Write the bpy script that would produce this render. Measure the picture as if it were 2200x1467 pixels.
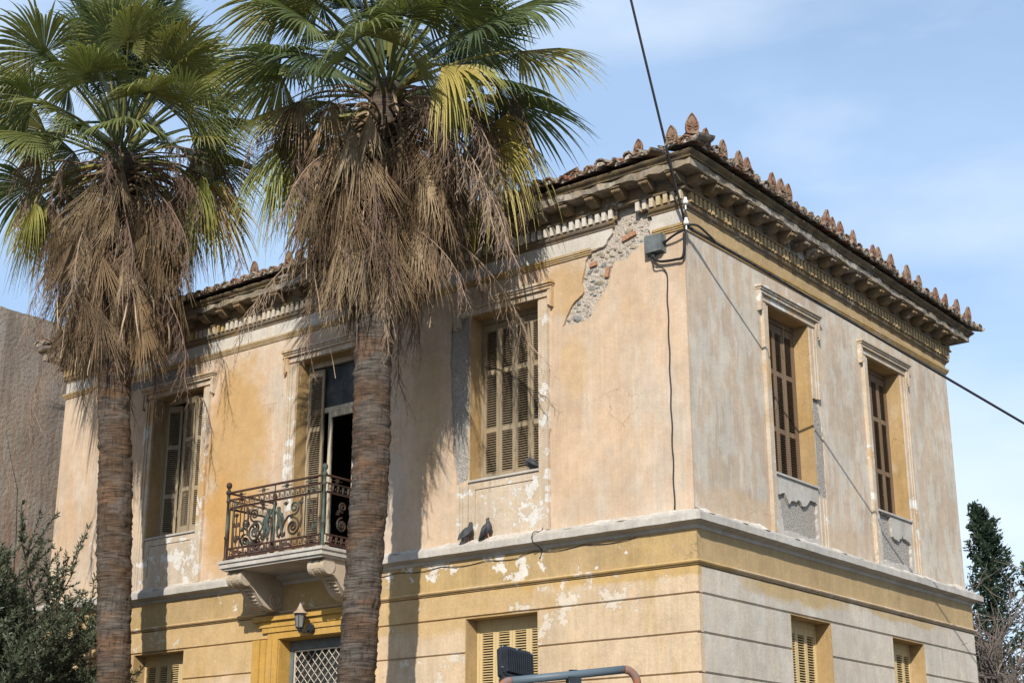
import bpy, bmesh, math, random
from math import sin, cos, pi, radians, sqrt, atan2
from mathutils import Vector, Matrix, noise
from mathutils.geometry import delaunay_2d_cdt

scene = bpy.context.scene
for o in list(bpy.data.objects): bpy.data.objects.remove(o)
COL = scene.collection

# ------------------------------------------------------------------ camera
CAM = Vector((8.811, -14.449, 1.6)); AZ = radians(38.3); PITCH = radians(17.99)
cd = bpy.data.cameras.new('camera'); cam = bpy.data.objects.new('camera', cd); COL.objects.link(cam)
cd.sensor_width = 36.0; cd.lens = 36.0*3271/2200; cd.clip_start = 0.1; cd.clip_end = 2000
cam.location = CAM; cam.rotation_euler = (pi/2+PITCH, 0, AZ)
scene.camera = cam

# ------------------------------------------------------------------ world + sun
SUNV = Vector((0.60, -1.0, 0.71)).normalized()
SUN_EL = math.asin(SUNV.z); SUN_ROT = atan2(SUNV.x, SUNV.y)
w = bpy.data.worlds.new('World'); scene.world = w; w.use_nodes = True
nt = w.node_tree; nt.nodes.clear()
out = nt.nodes.new('ShaderNodeOutputWorld'); bg = nt.nodes.new('ShaderNodeBackground')
sky = nt.nodes.new('ShaderNodeTexSky'); sky.sky_type = 'NISHITA'; sky.sun_disc = False
sky.sun_elevation = SUN_EL; sky.sun_rotation = SUN_ROT; sky.air_density = 1.0; sky.dust_density = 0.7; sky.ozone_density = 2.0
tc = nt.nodes.new('ShaderNodeTexCoord')
mp = nt.nodes.new('ShaderNodeMapping'); mp.inputs['Scale'].default_value = (1.6, 1.6, 4.2); mp.inputs['Location'].default_value = (0.35, 0.1, 0.2)
cn = nt.nodes.new('ShaderNodeTexNoise'); cn.inputs['Scale'].default_value = 1.5; cn.inputs['Detail'].default_value = 7; cn.inputs['Roughness'].default_value = 0.52
cr = nt.nodes.new('ShaderNodeValToRGB'); cr.color_ramp.elements[0].position = 0.36; cr.color_ramp.elements[1].position = 0.80
cr.color_ramp.elements[0].color = (0.45, 0.45, 0.45, 1); cr.color_ramp.elements[1].color = (0.85, 0.85, 0.85, 1)
mx = nt.nodes.new('ShaderNodeMix'); mx.data_type = 'RGBA'; mx.inputs['B'].default_value = (4.0, 5.5, 7.7, 1)
nt.links.new(tc.outputs['Generated'], mp.inputs['Vector']); nt.links.new(mp.outputs['Vector'], cn.inputs['Vector'])
nt.links.new(cn.outputs['Fac'], cr.inputs['Fac']); nt.links.new(cr.outputs['Color'], mx.inputs['Factor'])
nt.links.new(sky.outputs['Color'], mx.inputs['A'])
# soft white cloud banks, thicker towards the horizon
mp2 = nt.nodes.new('ShaderNodeMapping'); mp2.inputs['Scale'].default_value = (1.3, 1.3, 3.6); mp2.inputs['Location'].default_value = (2.1, 0.7, 0.0)
c2 = nt.nodes.new('ShaderNodeTexNoise'); c2.inputs['Scale'].default_value = 2.1; c2.inputs['Detail'].default_value = 8; c2.inputs['Roughness'].default_value = 0.5
sx = nt.nodes.new('ShaderNodeSeparateXYZ'); hz = nt.nodes.new('ShaderNodeMapRange'); hz.inputs['From Min'].default_value = 0.05; hz.inputs['From Max'].default_value = 0.6; hz.inputs['To Min'].default_value = 0.16; hz.inputs['To Max'].default_value = -0.08
ad = nt.nodes.new('ShaderNodeMath'); ad.operation = 'ADD'; r2 = nt.nodes.new('ShaderNodeValToRGB'); r2.color_ramp.elements[0].position = 0.47; r2.color_ramp.elements[1].position = 0.80
r2.color_ramp.elements[1].color = (0.8, 0.8, 0.8, 1)
mx2 = nt.nodes.new('ShaderNodeMix'); mx2.data_type = 'RGBA'; mx2.inputs['B'].default_value = (6.2, 6.8, 7.4, 1)
nt.links.new(tc.outputs['Generated'], mp2.inputs['Vector']); nt.links.new(mp2.outputs['Vector'], c2.inputs['Vector']); nt.links.new(tc.outputs['Generated'], sx.inputs[0])
nt.links.new(sx.outputs['Z'], hz.inputs['Value']); nt.links.new(c2.outputs['Fac'], ad.inputs[0]); nt.links.new(hz.outputs['Result'], ad.inputs[1]); nt.links.new(ad.outputs[0], r2.inputs['Fac'])
nt.links.new(r2.outputs['Color'], mx2.inputs['Factor']); nt.links.new(mx.outputs['Result'], mx2.inputs['A']); nt.links.new(mx2.outputs['Result'], bg.inputs['Color'])
bg.inputs['Strength'].default_value = 0.125
nt.links.new(bg.outputs['Background'], out.inputs['Surface'])
sl = bpy.data.lights.new('sun', 'SUN'); sun = bpy.data.objects.new('sun', sl); COL.objects.link(sun)
sl.energy = 5.0; sl.angle = radians(0.5); sl.color = (1.0, 0.93, 0.82)
sun.rotation_euler = SUNV.to_track_quat('Z', 'Y').to_euler(); sun.location = (10, -20, 25)
scene.view_settings.view_transform = 'Standard'; scene.view_settings.look = 'None'
scene.view_settings.exposure = 0.32; scene.view_settings.gamma = 1.0

# ------------------------------------------------------------------ node helper
class NB:
    def __init__(s, name, rough=0.85):
        s.m = bpy.data.materials.new(name); s.m.use_nodes = True; s.t = s.m.node_tree
        s.p = s.t.nodes['Principled BSDF']; s.p.inputs['Roughness'].default_value = rough
        s.p.inputs['Specular IOR Level'].default_value = 0.25
        s._pos = None
    def n(s, k): return s.t.nodes.new('ShaderNode'+k)
    def l(s, a, b): s.t.links.new(a, b)
    def pos(s):
        if s._pos is None: s._pos = s.n('NewGeometry').outputs['Position']
        return s._pos
    def objco(s): return s.n('TexCoord').outputs['Object']
    def rnd(s): return s.n('ObjectInfo').outputs['Random']
    def map(s, v, sc=(1,1,1), loc=(0,0,0)):
        m = s.n('Mapping'); m.inputs['Scale'].default_value = sc; m.inputs['Location'].default_value = loc
        s.l(v, m.inputs['Vector']); return m.outputs['Vector']
    def noise(s, sc, det=6, ro=0.55, v=None, dist=0.0):
        n = s.n('TexNoise'); n.inputs['Scale'].default_value = sc; n.inputs['Detail'].default_value = det
        n.inputs['Roughness'].default_value = ro; n.inputs['Distortion'].default_value = dist
        s.l(v if v is not None else s.pos(), n.inputs['Vector']); return n.outputs['Fac']
    def voro(s, sc, v=None, feat='F1'):
        n = s.n('TexVoronoi'); n.feature = feat; n.inputs['Scale'].default_value = sc
        s.l(v if v is not None else s.pos(), n.inputs['Vector']); return n.outputs['Distance']
    def ramp(s, f, *st):
        r = s.n('ValToRGB'); e = r.color_ramp.elements
        while len(e) < len(st): e.new(0.5)
        for i, (p, c) in enumerate(st):
            e[i].position = p
            e[i].color = (c, c, c, 1) if isinstance(c, (int, float)) else (*c, 1)
        s.l(f, r.inputs['Fac']); return r.outputs['Color']
    def mix(s, f, a, b, mode='MIX'):
        m = s.n('Mix'); m.data_type = 'RGBA'; m.blend_type = mode
        for k, v in (('Factor', f), ('A', a), ('B', b)):
            if isinstance(v, (int, float)): m.inputs[k].default_value = v if k == 'Factor' else (v, v, v, 1)
            elif isinstance(v, tuple): m.inputs[k].default_value = (*v, 1)
            else: s.l(v, m.inputs[k])
        return m.outputs['Result']
    def math(s, op, a, b=0.0, clamp=False):
        m = s.n('Math'); m.operation = op; m.use_clamp = clamp
        for i, v in enumerate((a, b)):
            if isinstance(v, (int, float)): m.inputs[i].default_value = v
            else: s.l(v, m.inputs[i])
        return m.outputs[0]
    def sep(s, v):
        n = s.n('SeparateXYZ'); s.l(v, n.inputs[0]); return n.outputs
    def spot(s, c, r, soft=0.35, nsc=1.6, namt=0.9):
        """soft-edged, noise-broken stain around point c with radii r"""
        v = s.map(s.pos(), (1/r[0], 1/r[1], 1/r[2]), (-c[0]/r[0], -c[1]/r[1], -c[2]/r[2]))
        ln = s.n('VectorMath'); ln.operation = 'LENGTH'; s.l(v, ln.inputs[0])
        d = s.math('ADD', ln.outputs['Value'], s.math('MULTIPLY', s.math('SUBTRACT', s.noise(nsc, 8, 0.62), 0.5), namt*2))
        return s.ramp(d, (1-soft, 1.0), (1+soft*0.4, 0.0))
    def bump(s, h, st=0.4, d=0.01, prev=None):
        b = s.n('Bump'); b.inputs['Strength'].default_value = st; b.inputs['Distance'].default_value = d
        s.l(h, b.inputs['Height'])
        if prev is not None: s.l(prev, b.inputs['Normal'])
        return b.outputs['Normal']
    def done(s, col, normal=None, rough=None):
        if isinstance(col, tuple): s.p.inputs['Base Color'].default_value = (*col, 1)
        else: s.l(col, s.p.inputs['Base Color'])
        if normal is not None: s.l(normal, s.p.inputs['Normal'])
        if rough is not None: s.l(rough, s.p.inputs['Roughness'])
        return s.m

M = {}
def plaster(name, a, b, under, u_lo=0.52, u_hi=0.60, streak=None, s_lo=0.5, s_hi=0.62, flake=None, f_lo=0.60, spots=(), sc=0.9, fsc=3.2, vs=(1.5, 1.5, 0.55), hsc=22, hd=0.012):
    k = NB(name, 0.9)
    col = k.mix(k.ramp(k.noise(sc, 7, 0.6), (0.35, 0.0), (0.65, 1.0)), a, b)
    # worn-through layer with crisp, vertically drawn edges
    v1 = k.map(k.pos(), vs)
    bl = k.math('ADD', k.math('MULTIPLY', k.noise(1.7, 9, 0.66, v1), 0.72), k.math('MULTIPLY', k.noise(0.55, 4, 0.5, k.map(k.pos(), (1, 1, 1), (7, 3, 1))), 0.28))
    col = k.mix(k.math('MULTIPLY', k.ramp(bl, (u_lo, 0.0), (u_hi, 1.0)), 0.85), col, under)
    br = k.noise(1.0, 5, 0.65, k.map(k.pos(), (26, 26, 1.3), (1, 8, 3)))
    col = k.mix(0.75, col, k.ramp(br, (0.3, 0.88), (0.7, 1.08)), 'MULTIPLY')
    grim = k.ramp(k.noise(1.15, 7, 0.62, k.map(k.pos(), (1.4, 1.4, 0.8), (9, 4, 2))), (0.38, 0.84), (0.58, 1.05))
    col = k.mix(0.75, col, grim, 'MULTIPLY')
    if streak:
        v2 = k.map(k.pos(), (7, 7, 0.35), (3.1, 1.7, 0))
        col = k.mix(k.math('MULTIPLY', k.ramp(k.noise(1.0, 6, 0.6, v2), (s_lo, 0.0), (s_hi, 1.0)), 0.75), col, streak)
    for (c, r, cc, st) in spots:
        col = k.mix(k.math('MULTIPLY', k.spot(c, r), st), col, cc)
    h = k.noise(hsc, 6, 0.6)
    nrm = k.bump(h, 0.35, hd)
    dn = k.n('TexNoise'); dn.inputs['Scale'].default_value = 3.0; dn.inputs['Detail'].default_value = 5; k.l(k.pos(), dn.inputs['Vector'])
    wv = k.n('VectorMath'); wv.operation = 'ADD'; sv = k.n('VectorMath'); sv.operation = 'SCALE'; sv.inputs['Scale'].default_value = 0.45
    k.l(dn.outputs['Color'], sv.inputs[0]); k.l(k.pos(), wv.inputs[0]); k.l(sv.outputs[0], wv.inputs[1])
    ck = k.ramp(k.voro(0.85, wv.outputs[0], 'DISTANCE_TO_EDGE'), (0.0, 1.0), (0.0035, 0.0))
    ck = k.math('MULTIPLY', ck, k.ramp(k.noise(0.9, 3, 0.5, k.map(k.pos(), (1, 1, 1), (3, 9, 5))), (0.56, 0.0), (0.64, 0.7)))
    col = k.mix(ck, col, (0.16, 0.125, 0.09))
    if flake:
        f1 = k.math('ADD', k.math('MULTIPLY', k.noise(fsc, 10, 0.68), 0.62), k.math('MULTIPLY', k.noise(0.75, 3, 0.5, k.map(k.pos(), (1, 1, 2.2), (5, 2, 8))), 0.38))
        fm = k.ramp(f1, (f_lo, 0.0), (f_lo+0.012, 1.0))
        col = k.mix(fm, col, flake)
        inv = k.math('SUBTRACT', 1.0, fm)
        nrm = k.bump(inv, 0.5, 0.006, nrm)
    sp = k.ramp(k.noise(70, 4, 0.7), (0.25, 0.65), (0.75, 0.92))
    col = k.mix(1.0, col, sp, 'MULTIPLY')
    gr = k.ramp(k.noise(6, 8, 0.7), (0.30, 0.82), (0.6, 1.04))
    col = k.mix(0.8, col, gr, 'MULTIPLY')
    M[name] = k.done(col, nrm); return M[name]

OCH = (0.50, 0.31, 0.095); OCHD = (0.40, 0.235, 0.065); WHT = (0.66, 0.63, 0.58); PEACH = (0.62, 0.445, 0.29)
plaster('wall_left', (0.595, 0.425, 0.285), (0.59, 0.465, 0.35), (0.59, 0.515, 0.43), 0.50, 0.62, streak=(0.56, 0.42, 0.29), s_lo=0.55, s_hi=0.7,
        flake=(0.62, 0.58, 0.52), f_lo=0.665,
        spots=[((-7.75, 0, 6.9), (0.75, 1, 1.7), (0.52, 0.32, 0.12), 0.8), ((-7.9, 0, 5.9), (0.5, 1, 0.9), (0.54, 0.31, 0.11), 0.7),
               ((-4.0, 0, 6.8), (0.35, 1, 1.2), (0.50, 0.33, 0.16), 0.5), ((-1.7, 0, 8.1), (0.7, 1, 0.4), (0.50, 0.32, 0.13), 0.55),
               ((-1.6, 0, 7.0), (0.25, 1, 0.5), (0.55, 0.37, 0.17), 0.4), ((-5.0, 0, 5.8), (0.7, 1, 0.8), (0.55, 0.47, 0.40), 0.6)])
plaster('wall_right', (0.52, 0.41, 0.32), (0.59, 0.48, 0.36), (0.61, 0.56, 0.48), 0.48, 0.515, streak=(0.56, 0.46, 0.35), s_lo=0.52, s_hi=0.72, sc=1.4, vs=(2.6, 2.6, 0.8),
        spots=[((0, 1.3, 5.25), (1, 2.0, 0.22), (0.58, 0.42, 0.27), 0.6), ((0, 4, 5.25), (1, 1.2, 0.2), (0.56, 0.42, 0.29), 0.5)])
plaster('frieze_left', (0.58, 0.56, 0.53), (0.59, 0.545, 0.48), (0.52, 0.38, 0.20), 0.585, 0.62, flake=(0.66, 0.65, 0.62), f_lo=0.62, streak=(0.5, 0.42, 0.32), s_lo=0.6, s_hi=0.75)
plaster('ochre_right', (0.44, 0.315, 0.165), (0.47, 0.345, 0.185), (0.50, 0.385, 0.225), 0.58, 0.72, flake=(0.55, 0.51, 0.45), f_lo=0.665, fsc=5)
plaster('ochre_trim', (0.50, 0.325, 0.12), (0.46, 0.33, 0.17), (0.55, 0.46, 0.33), 0.50, 0.60, flake=(0.64, 0.60, 0.53), f_lo=0.62, fsc=6)
plaster('ochre_fascia', (0.475, 0.33, 0.145), (0.44, 0.32, 0.175), (0.51, 0.40, 0.24), 0.55, 0.66, flake=(0.68, 0.64, 0.58), f_lo=0.572, fsc=3.6)
plaster('course_left', (0.60, 0.445, 0.285), (0.595, 0.465, 0.325), (0.54, 0.375, 0.17), 0.56, 0.64, flake=(0.64, 0.56, 0.46), f_lo=0.570, fsc=4.2, streak=(0.62, 0.5, 0.37), s_lo=0.55, s_hi=0.65,
        spots=[((-4.6, 0, 4.3), (3.4, 1, 0.35), (0.51, 0.345, 0.15), 0.7), ((-8.5, 0, 4.2), (3, 1, 0.7), (0.52, 0.35, 0.15), 0.7), ((-0.3, 0, 4.45), (3.4, 1, 0.12), (0.50, 0.33, 0.12), 0.8)])
plaster('course_right', (0.57, 0.50, 0.41), (0.585, 0.52, 0.435), (0.60, 0.56, 0.495), 0.5, 0.6, streak=(0.55, 0.46, 0.35), s_lo=0.58, s_hi=0.75,
        spots=[((0, 2.2, 4.42), (1, 1.5, 0.2), (0.48, 0.34, 0.16), 0.85), ((0, 5.2, 4.45), (1, 1.6, 0.12), (0.47, 0.34, 0.16), 0.75)])
plaster('trim', (0.58, 0.46, 0.33), (0.56, 0.48, 0.39), (0.54, 0.34, 0.15), 0.53, 0.60, flake=(0.66, 0.64, 0.60), f_lo=0.56, fsc=5, streak=(0.46, 0.40, 0.34), s_lo=0.58, s_hi=0.66, sc=3)
plaster('reveal', (0.43, 0.285, 0.125), (0.44, 0.31, 0.16), (0.52, 0.42, 0.29), 0.56, 0.64, flake=(0.60, 0.52, 0.40), f_lo=0.64, fsc=5, sc=2)
plaster('door_trim', (0.52, 0.305, 0.07), (0.50, 0.31, 0.09), (0.53, 0.34, 0.13), 0.6, 0.7, flake=(0.72, 0.70, 0.67), f_lo=0.60, fsc=4.0)
plaster('ledge_white', (0.53, 0.505, 0.47), (0.47, 0.435, 0.385), (0.40, 0.36, 0.31), 0.56, 0.66, streak=(0.44, 0.40, 0.34), s_lo=0.58, s_hi=0.72, sc=4)
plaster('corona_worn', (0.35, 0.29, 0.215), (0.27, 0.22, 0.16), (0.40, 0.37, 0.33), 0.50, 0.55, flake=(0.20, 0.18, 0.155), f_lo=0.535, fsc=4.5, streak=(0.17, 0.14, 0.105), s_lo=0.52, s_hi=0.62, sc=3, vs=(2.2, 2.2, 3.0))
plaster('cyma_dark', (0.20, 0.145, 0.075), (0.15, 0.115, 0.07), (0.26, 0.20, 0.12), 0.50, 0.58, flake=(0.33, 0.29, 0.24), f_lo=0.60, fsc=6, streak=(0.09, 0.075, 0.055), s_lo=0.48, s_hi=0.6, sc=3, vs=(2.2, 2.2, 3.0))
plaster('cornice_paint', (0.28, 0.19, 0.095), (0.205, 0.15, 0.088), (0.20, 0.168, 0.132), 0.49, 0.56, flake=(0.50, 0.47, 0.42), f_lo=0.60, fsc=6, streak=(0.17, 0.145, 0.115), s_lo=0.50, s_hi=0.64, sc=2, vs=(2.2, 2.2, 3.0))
plaster('dentil_paint', (0.50, 0.36, 0.16), (0.52, 0.40, 0.22), (0.60, 0.56, 0.50), 0.50, 0.54, sc=3,
        spots=[((-1.6, 0, 8.9), (1.6, 1, 0.4), (0.64, 0.61, 0.56), 0.8), ((-6, 0, 8.9), (2.0, 1, 0.4), (0.60, 0.55, 0.48), 0.6)])

plaster('stucco_wall', (0.28, 0.235, 0.195), (0.34, 0.285, 0.235), (0.33, 0.305, 0.28), 0.50, 0.60, streak=(0.19, 0.155, 0.13), s_lo=0.52, s_hi=0.66, sc=1.2, hsc=15, hd=0.10)
def cementmat(name, a, b, c, sc=14):
    k = NB(name, 0.95)
    n1 = k.noise(sc, 10, 0.7); n2 = k.noise(2.3, 6, 0.6); v = k.voro(sc*2.4)
    col = k.mix(k.ramp(n1, (0.35, 0.0), (0.62, 1.0)), a, b)
    col = k.mix(k.math('MULTIPLY', k.ramp(n2, (0.45, 0.0), (0.62, 1.0)), 0.7), col, c)
    col = k.mix(0.6, col, k.ramp(v, (0.0, 0.55), (0.35, 1.05)), 'MULTIPLY')
    nr = k.bump(n1, 0.9, 0.03); nr = k.bump(v, 0.6, 0.015, nr)
    M[name] = k.done(col, nr)
cementmat('mortar', (0.28, 0.25, 0.22), (0.46, 0.41, 0.36), (0.40, 0.34, 0.28), 16)
cementmat('cement', (0.24, 0.225, 0.205), (0.37, 0.345, 0.315), (0.30, 0.27, 0.235), 26)
cementmat('cement_dark', (0.15, 0.14, 0.125), (0.27, 0.25, 0.225), (0.2, 0.18, 0.155), 18)
cementmat('stucco_grey', (0.29, 0.24, 0.20), (0.37, 0.31, 0.26), (0.30, 0.265, 0.235), 9)
cementmat('rubble_crust', (0.36, 0.32, 0.275), (0.58, 0.54, 0.49), (0.45, 0.39, 0.32), 12)

k = NB('stone', 0.9); r = k.rnd(); n = k.noise(18, 8, 0.65, k.objco())
base = k.ramp(r, (0.0, (0.30, 0.285, 0.27)), (0.3, (0.22, 0.235, 0.24)), (0.55, (0.40, 0.355, 0.30)), (0.8, (0.33, 0.29, 0.20)), (1.0, (0.42, 0.38, 0.33)))
M['stone'] = k.done(k.mix(0.9, base, k.ramp(n, (0.3, 0.5), (0.7, 1.25)), 'MULTIPLY'), k.bump(n, 0.7, 0.02))
k = NB('old_brick', 0.9); n = k.noise(30, 6, 0.6)
M['old_brick'] = k.done(k.mix(k.ramp(n, (0.35, 0.0), (0.7, 1.0)), (0.28, 0.125, 0.065), (0.36, 0.23, 0.155)), k.bump(n, 0.5, 0.01))

def woodmat(name, a, b, worn, lo=0.5, hi=0.6, grime=None):
    k = NB(name, 0.75)
    v = k.map(k.pos(), (22, 22, 1.2)); g = k.noise(1.0, 7, 0.6, v)
    col = k.mix(k.ramp(g, (0.3, 0.0), (0.7, 1.0)), a, b)
    wv = k.map(k.pos(), (5, 5, 0.9), (2, 5, 1))
    col = k.mix(k.math('MULTIPLY', k.ramp(k.noise(1.3, 9, 0.68, wv), (lo, 0.0), (hi, 1.0)), 0.8), col, worn)
    if grime: col = k.mix(k.math('MULTIPLY', k.ramp(k.noise(1.6, 5, 0.6, k.map(k.pos(), (2, 2, 0.6))), (0.48, 0.0), (0.7, 1.0)), 0.6), col, grime)
    M[name] = k.done(col, k.bump(g, 0.3, 0.004))
woodmat('shutter_tan', (0.275, 0.222, 0.15), (0.225, 0.18, 0.122), (0.165, 0.132, 0.092), 0.52, 0.62, (0.27, 0.19, 0.10))
woodmat('shutter_cream', (0.47, 0.36, 0.18), (0.45, 0.35, 0.195), (0.36, 0.27, 0.14), 0.58, 0.68)
woodmat('shutter_brown', (0.13, 0.085, 0.055), (0.175, 0.125, 0.08), (0.25, 0.20, 0.135), 0.56, 0.62, (0.12, 0.075, 0.045))
woodmat('frame_grey', (0.42, 0.37, 0.29), (0.36, 0.31, 0.23), (0.25, 0.2, 0.14), 0.5, 0.62)

k = NB('terracotta', 0.9); r = k.rnd(); v = k.objco(); n = k.noise(16, 8, 0.65); n2 = k.noise(7, 7, 0.6)
base = k.ramp(r, (0.0, (0.18, 0.095, 0.06)), (0.35, (0.16, 0.12, 0.085)), (0.6, (0.21, 0.16, 0.115)), (0.85, (0.22, 0.09, 0.05)), (1.0, (0.15, 0.12, 0.095)))
col = k.mix(k.ramp(n2, (0.45, 0.0), (0.60, 0.85)), base, (0.30, 0.275, 0.235))
col = k.mix(k.ramp(n, (0.56, 0.0), (0.66, 0.8)), col, (0.10, 0.085, 0.065))
M['terracotta'] = k.done(col, k.bump(n, 0.6, 0.012))
k = NB('antefix_clay', 0.9); r = k.rnd(); n = k.noise(24, 8, 0.65); n2 = k.noise(9, 6, 0.6)
base = k.ramp(r, (0.0, (0.155, 0.066, 0.042)), (0.4, (0.19, 0.125, 0.085)), (0.7, (0.14, 0.056, 0.036)), (1.0, (0.22, 0.155, 0.105)))
col = k.mix(k.ramp(n2, (0.48, 0.0), (0.62, 0.8)), base, (0.22, 0.17, 0.12))
col = k.mix(k.ramp(n, (0.55, 0.0), (0.65, 0.75)), col, (0.13, 0.09, 0.06))
M['antefix_clay'] = k.done(col, k.bump(n, 0.7, 0.012))

k = NB('iron', 0.6); n = k.noise(9, 8, 0.65); n2 = k.noise(2.2, 5, 0.6)
col = k.mix(k.ramp(n, (0.42, 0.0), (0.62, 1.0)), (0.030, 0.024, 0.020), (0.062, 0.034, 0.024))
col = k.mix(k.ramp(n2, (0.50, 0.0), (0.62, 0.8)), col, (0.085, 0.115, 0.095))
M['iron'] = k.done(col, k.bump(n, 0.4, 0.004)); k.p.inputs['Metallic'].default_value = 0.25
k = NB('verdigris', 0.6); n = k.noise(12, 8, 0.65)
M['verdigris'] = k.done(k.mix(k.ramp(n, (0.4, 0.0), (0.65, 1.0)), (0.055, 0.085, 0.072), (0.045, 0.04, 0.03)), k.bump(n, 0.4, 0.004))
k = NB('rust_red', 0.75); n = k.noise(14, 8, 0.65)
M['rust_red'] = k.done(k.mix(k.ramp(n, (0.35, 0.0), (0.65, 1.0)), (0.075, 0.034, 0.024), (0.04, 0.026, 0.022)), k.bump(n, 0.5, 0.004))
k = NB('console_stone', 0.85); n = k.noise(10, 8, 0.65); n2 = k.noise(2.5, 5, 0.6)
M['console_stone'] = k.done(k.mix(k.ramp(n2, (0.4, 0.0), (0.65, 1.0)), k.mix(k.ramp(n, (0.3, 0.0), (0.7, 1.0)), (0.36, 0.30, 0.235), (0.47, 0.41, 0.335)), (0.34, 0.27, 0.19)), k.bump(n, 0.4, 0.006))

def plain(name, c, rough=0.6, metal=0.0, var=0.25, sc=12):
    k = NB(name, rough); n = k.noise(sc, 6, 0.6)
    lo = tuple(x*(1-var) for x in c); hi = tuple(min(1, x*(1+var)) for x in c)
    M[name] = k.done(k.mix(k.ramp(n, (0.3, 0.0), (0.7, 1.0)), lo, hi), k.bump(n, 0.15, 0.003)); k.p.inputs['Metallic'].default_value = metal
plain('cable_black', (0.018, 0.018, 0.02), 0.5); plain('porcelain', (0.62, 0.62, 0.60), 0.2); plain('box_grey', (0.105, 0.12, 0.125), 0.6)
plain('dark_interior', (0.05, 0.042, 0.035), 0.9); plain('lamp_black', (0.02, 0.024, 0.03), 0.42); plain('lantern_cap', (0.33, 0.26, 0.20), 0.6)
plain('lantern_glass', (0.16, 0.16, 0.15), 0.2); plain('grille_metal', (0.42, 0.37, 0.30), 0.5); plain('pigeon_grey', (0.045, 0.047, 0.055), 0.6, 0, 0.5, 40)
plain('pigeon_leg', (0.45, 0.18, 0.14), 0.7); plain('sign_white', (0.72, 0.74, 0.77), 0.4, 0, 0.05); plain('ground', (0.10, 0.092, 0.08), 0.9, 0, 0.2, 3)
plain('steel', (0.4, 0.4, 0.4), 0.35, 0.9); plain('twig_red', (0.16, 0.08, 0.055), 0.8); plain('twig_grey', (0.12, 0.10, 0.088), 0.85)
plain('bark_dark', (0.09, 0.07, 0.055), 0.9); plain('roof_deck', (0.22, 0.14, 0.095), 0.9)
k = NB('pipe_paint', 0.45); n = k.noise(7, 8, 0.65); x = k.sep(k.objco())
M['pipe_paint'] = k.done(k.mix(k.ramp(n, (0.60, 0.0), (0.63, 1.0)), (0.085, 0.115, 0.14), (0.26, 0.09, 0.035)), k.bump(n, 0.2, 0.002))
k = NB('pipe_rust', 0.8); n = k.noise(40, 8, 0.65)
M['pipe_rust'] = k.done(k.mix(k.ramp(n, (0.40, 0.0), (0.58, 1.0)), (0.26, 0.095, 0.035), (0.15, 0.12, 0.12)), k.bump(n, 0.4, 0.003))
k = NB('window_glass', 0.25); k.p.inputs['Specular IOR Level'].default_value = 0.3
M['window_glass'] = k.done(k.mix(k.ramp(k.noise(3, 5, 0.6), (0.4, 0.0), (0.7, 1.0)), (0.022, 0.025, 0.028), (0.07, 0.072, 0.07)))

def leafmat(name, stops, trans=0.25, rough=0.5, stripe=True):
    k = NB(name, rough); r = k.rnd(); n = k.noise(3.5, 5, 0.6)
    f = k.math('ADD', k.math('MULTIPLY', r, 0.65), k.math('MULTIPLY', n, 0.35))
    col = k.ramp(f, *stops)
    col = k.mix(0.7, col, k.ramp(k.noise(38, 3, 0.6), (0.3, 0.7), (0.7, 1.2)), 'MULTIPLY')
    k.l(col, k.p.inputs['Base Color'])
    if trans:
        tr = k.n('BsdfTranslucent'); k.l(k.mix(1.0, col, (1.3, 1.4, 0.7), 'MULTIPLY'), tr.inputs['Color'])
        ms = k.n('MixShader'); ms.inputs['Fac'].default_value = trans
        o = k.t.nodes['Material Output']; k.l(k.p.outputs['BSDF'], ms.inputs[1]); k.l(tr.outputs['BSDF'], ms.inputs[2]); k.l(ms.outputs['Shader'], o.inputs['Surface'])
    M[name] = k.m
leafmat('frond_green', [(0.12, (0.070, 0.098, 0.055)), (0.38, (0.108, 0.138, 0.062)), (0.6, (0.165, 0.182, 0.066)), (0.85, (0.26, 0.23, 0.078))], 0.22, 0.38)
leafmat('frond_yellow', [(0.2, (0.20, 0.21, 0.055)), (0.5, (0.31, 0.275, 0.075)), (0.8, (0.40, 0.285, 0.105))], 0.22, 0.5)
leafmat('frond_dead', [(0.12, (0.065, 0.043, 0.027)), (0.32, (0.165, 0.112, 0.066)), (0.48, (0.30, 0.23, 0.145)), (0.62, (0.105, 0.07, 0.043)), (0.85, (0.24, 0.16, 0.088))], 0.06, 0.75)
leafmat('dead_stalk', [(0.2, (0.30, 0.225, 0.15)), (0.5, (0.40, 0.31, 0.22)), (0.8, (0.22, 0.14, 0.085))], 0, 0.75)
leafmat('fruit_twig', [(0.2, (0.13, 0.085, 0.065)), (0.5, (0.20, 0.135, 0.10)), (0.8, (0.27, 0.20, 0.14))], 0, 0.8)
leafmat('fruit_dark', [(0.2, (0.03, 0.028, 0.045)), (0.8, (0.05, 0.04, 0.055))], 0, 0.5)
leafmat('olive_leaf', [(0.2, (0.028, 0.040, 0.022)), (0.5, (0.045, 0.062, 0.036)), (0.85, (0.085, 0.10, 0.062))], 0.12, 0.45)
leafmat('cypress_leaf', [(0.2, (0.016, 0.030, 0.016)), (0.6, (0.028, 0.048, 0.024)), (0.9, (0.045, 0.065, 0.03))], 0.05, 0.6)

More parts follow.
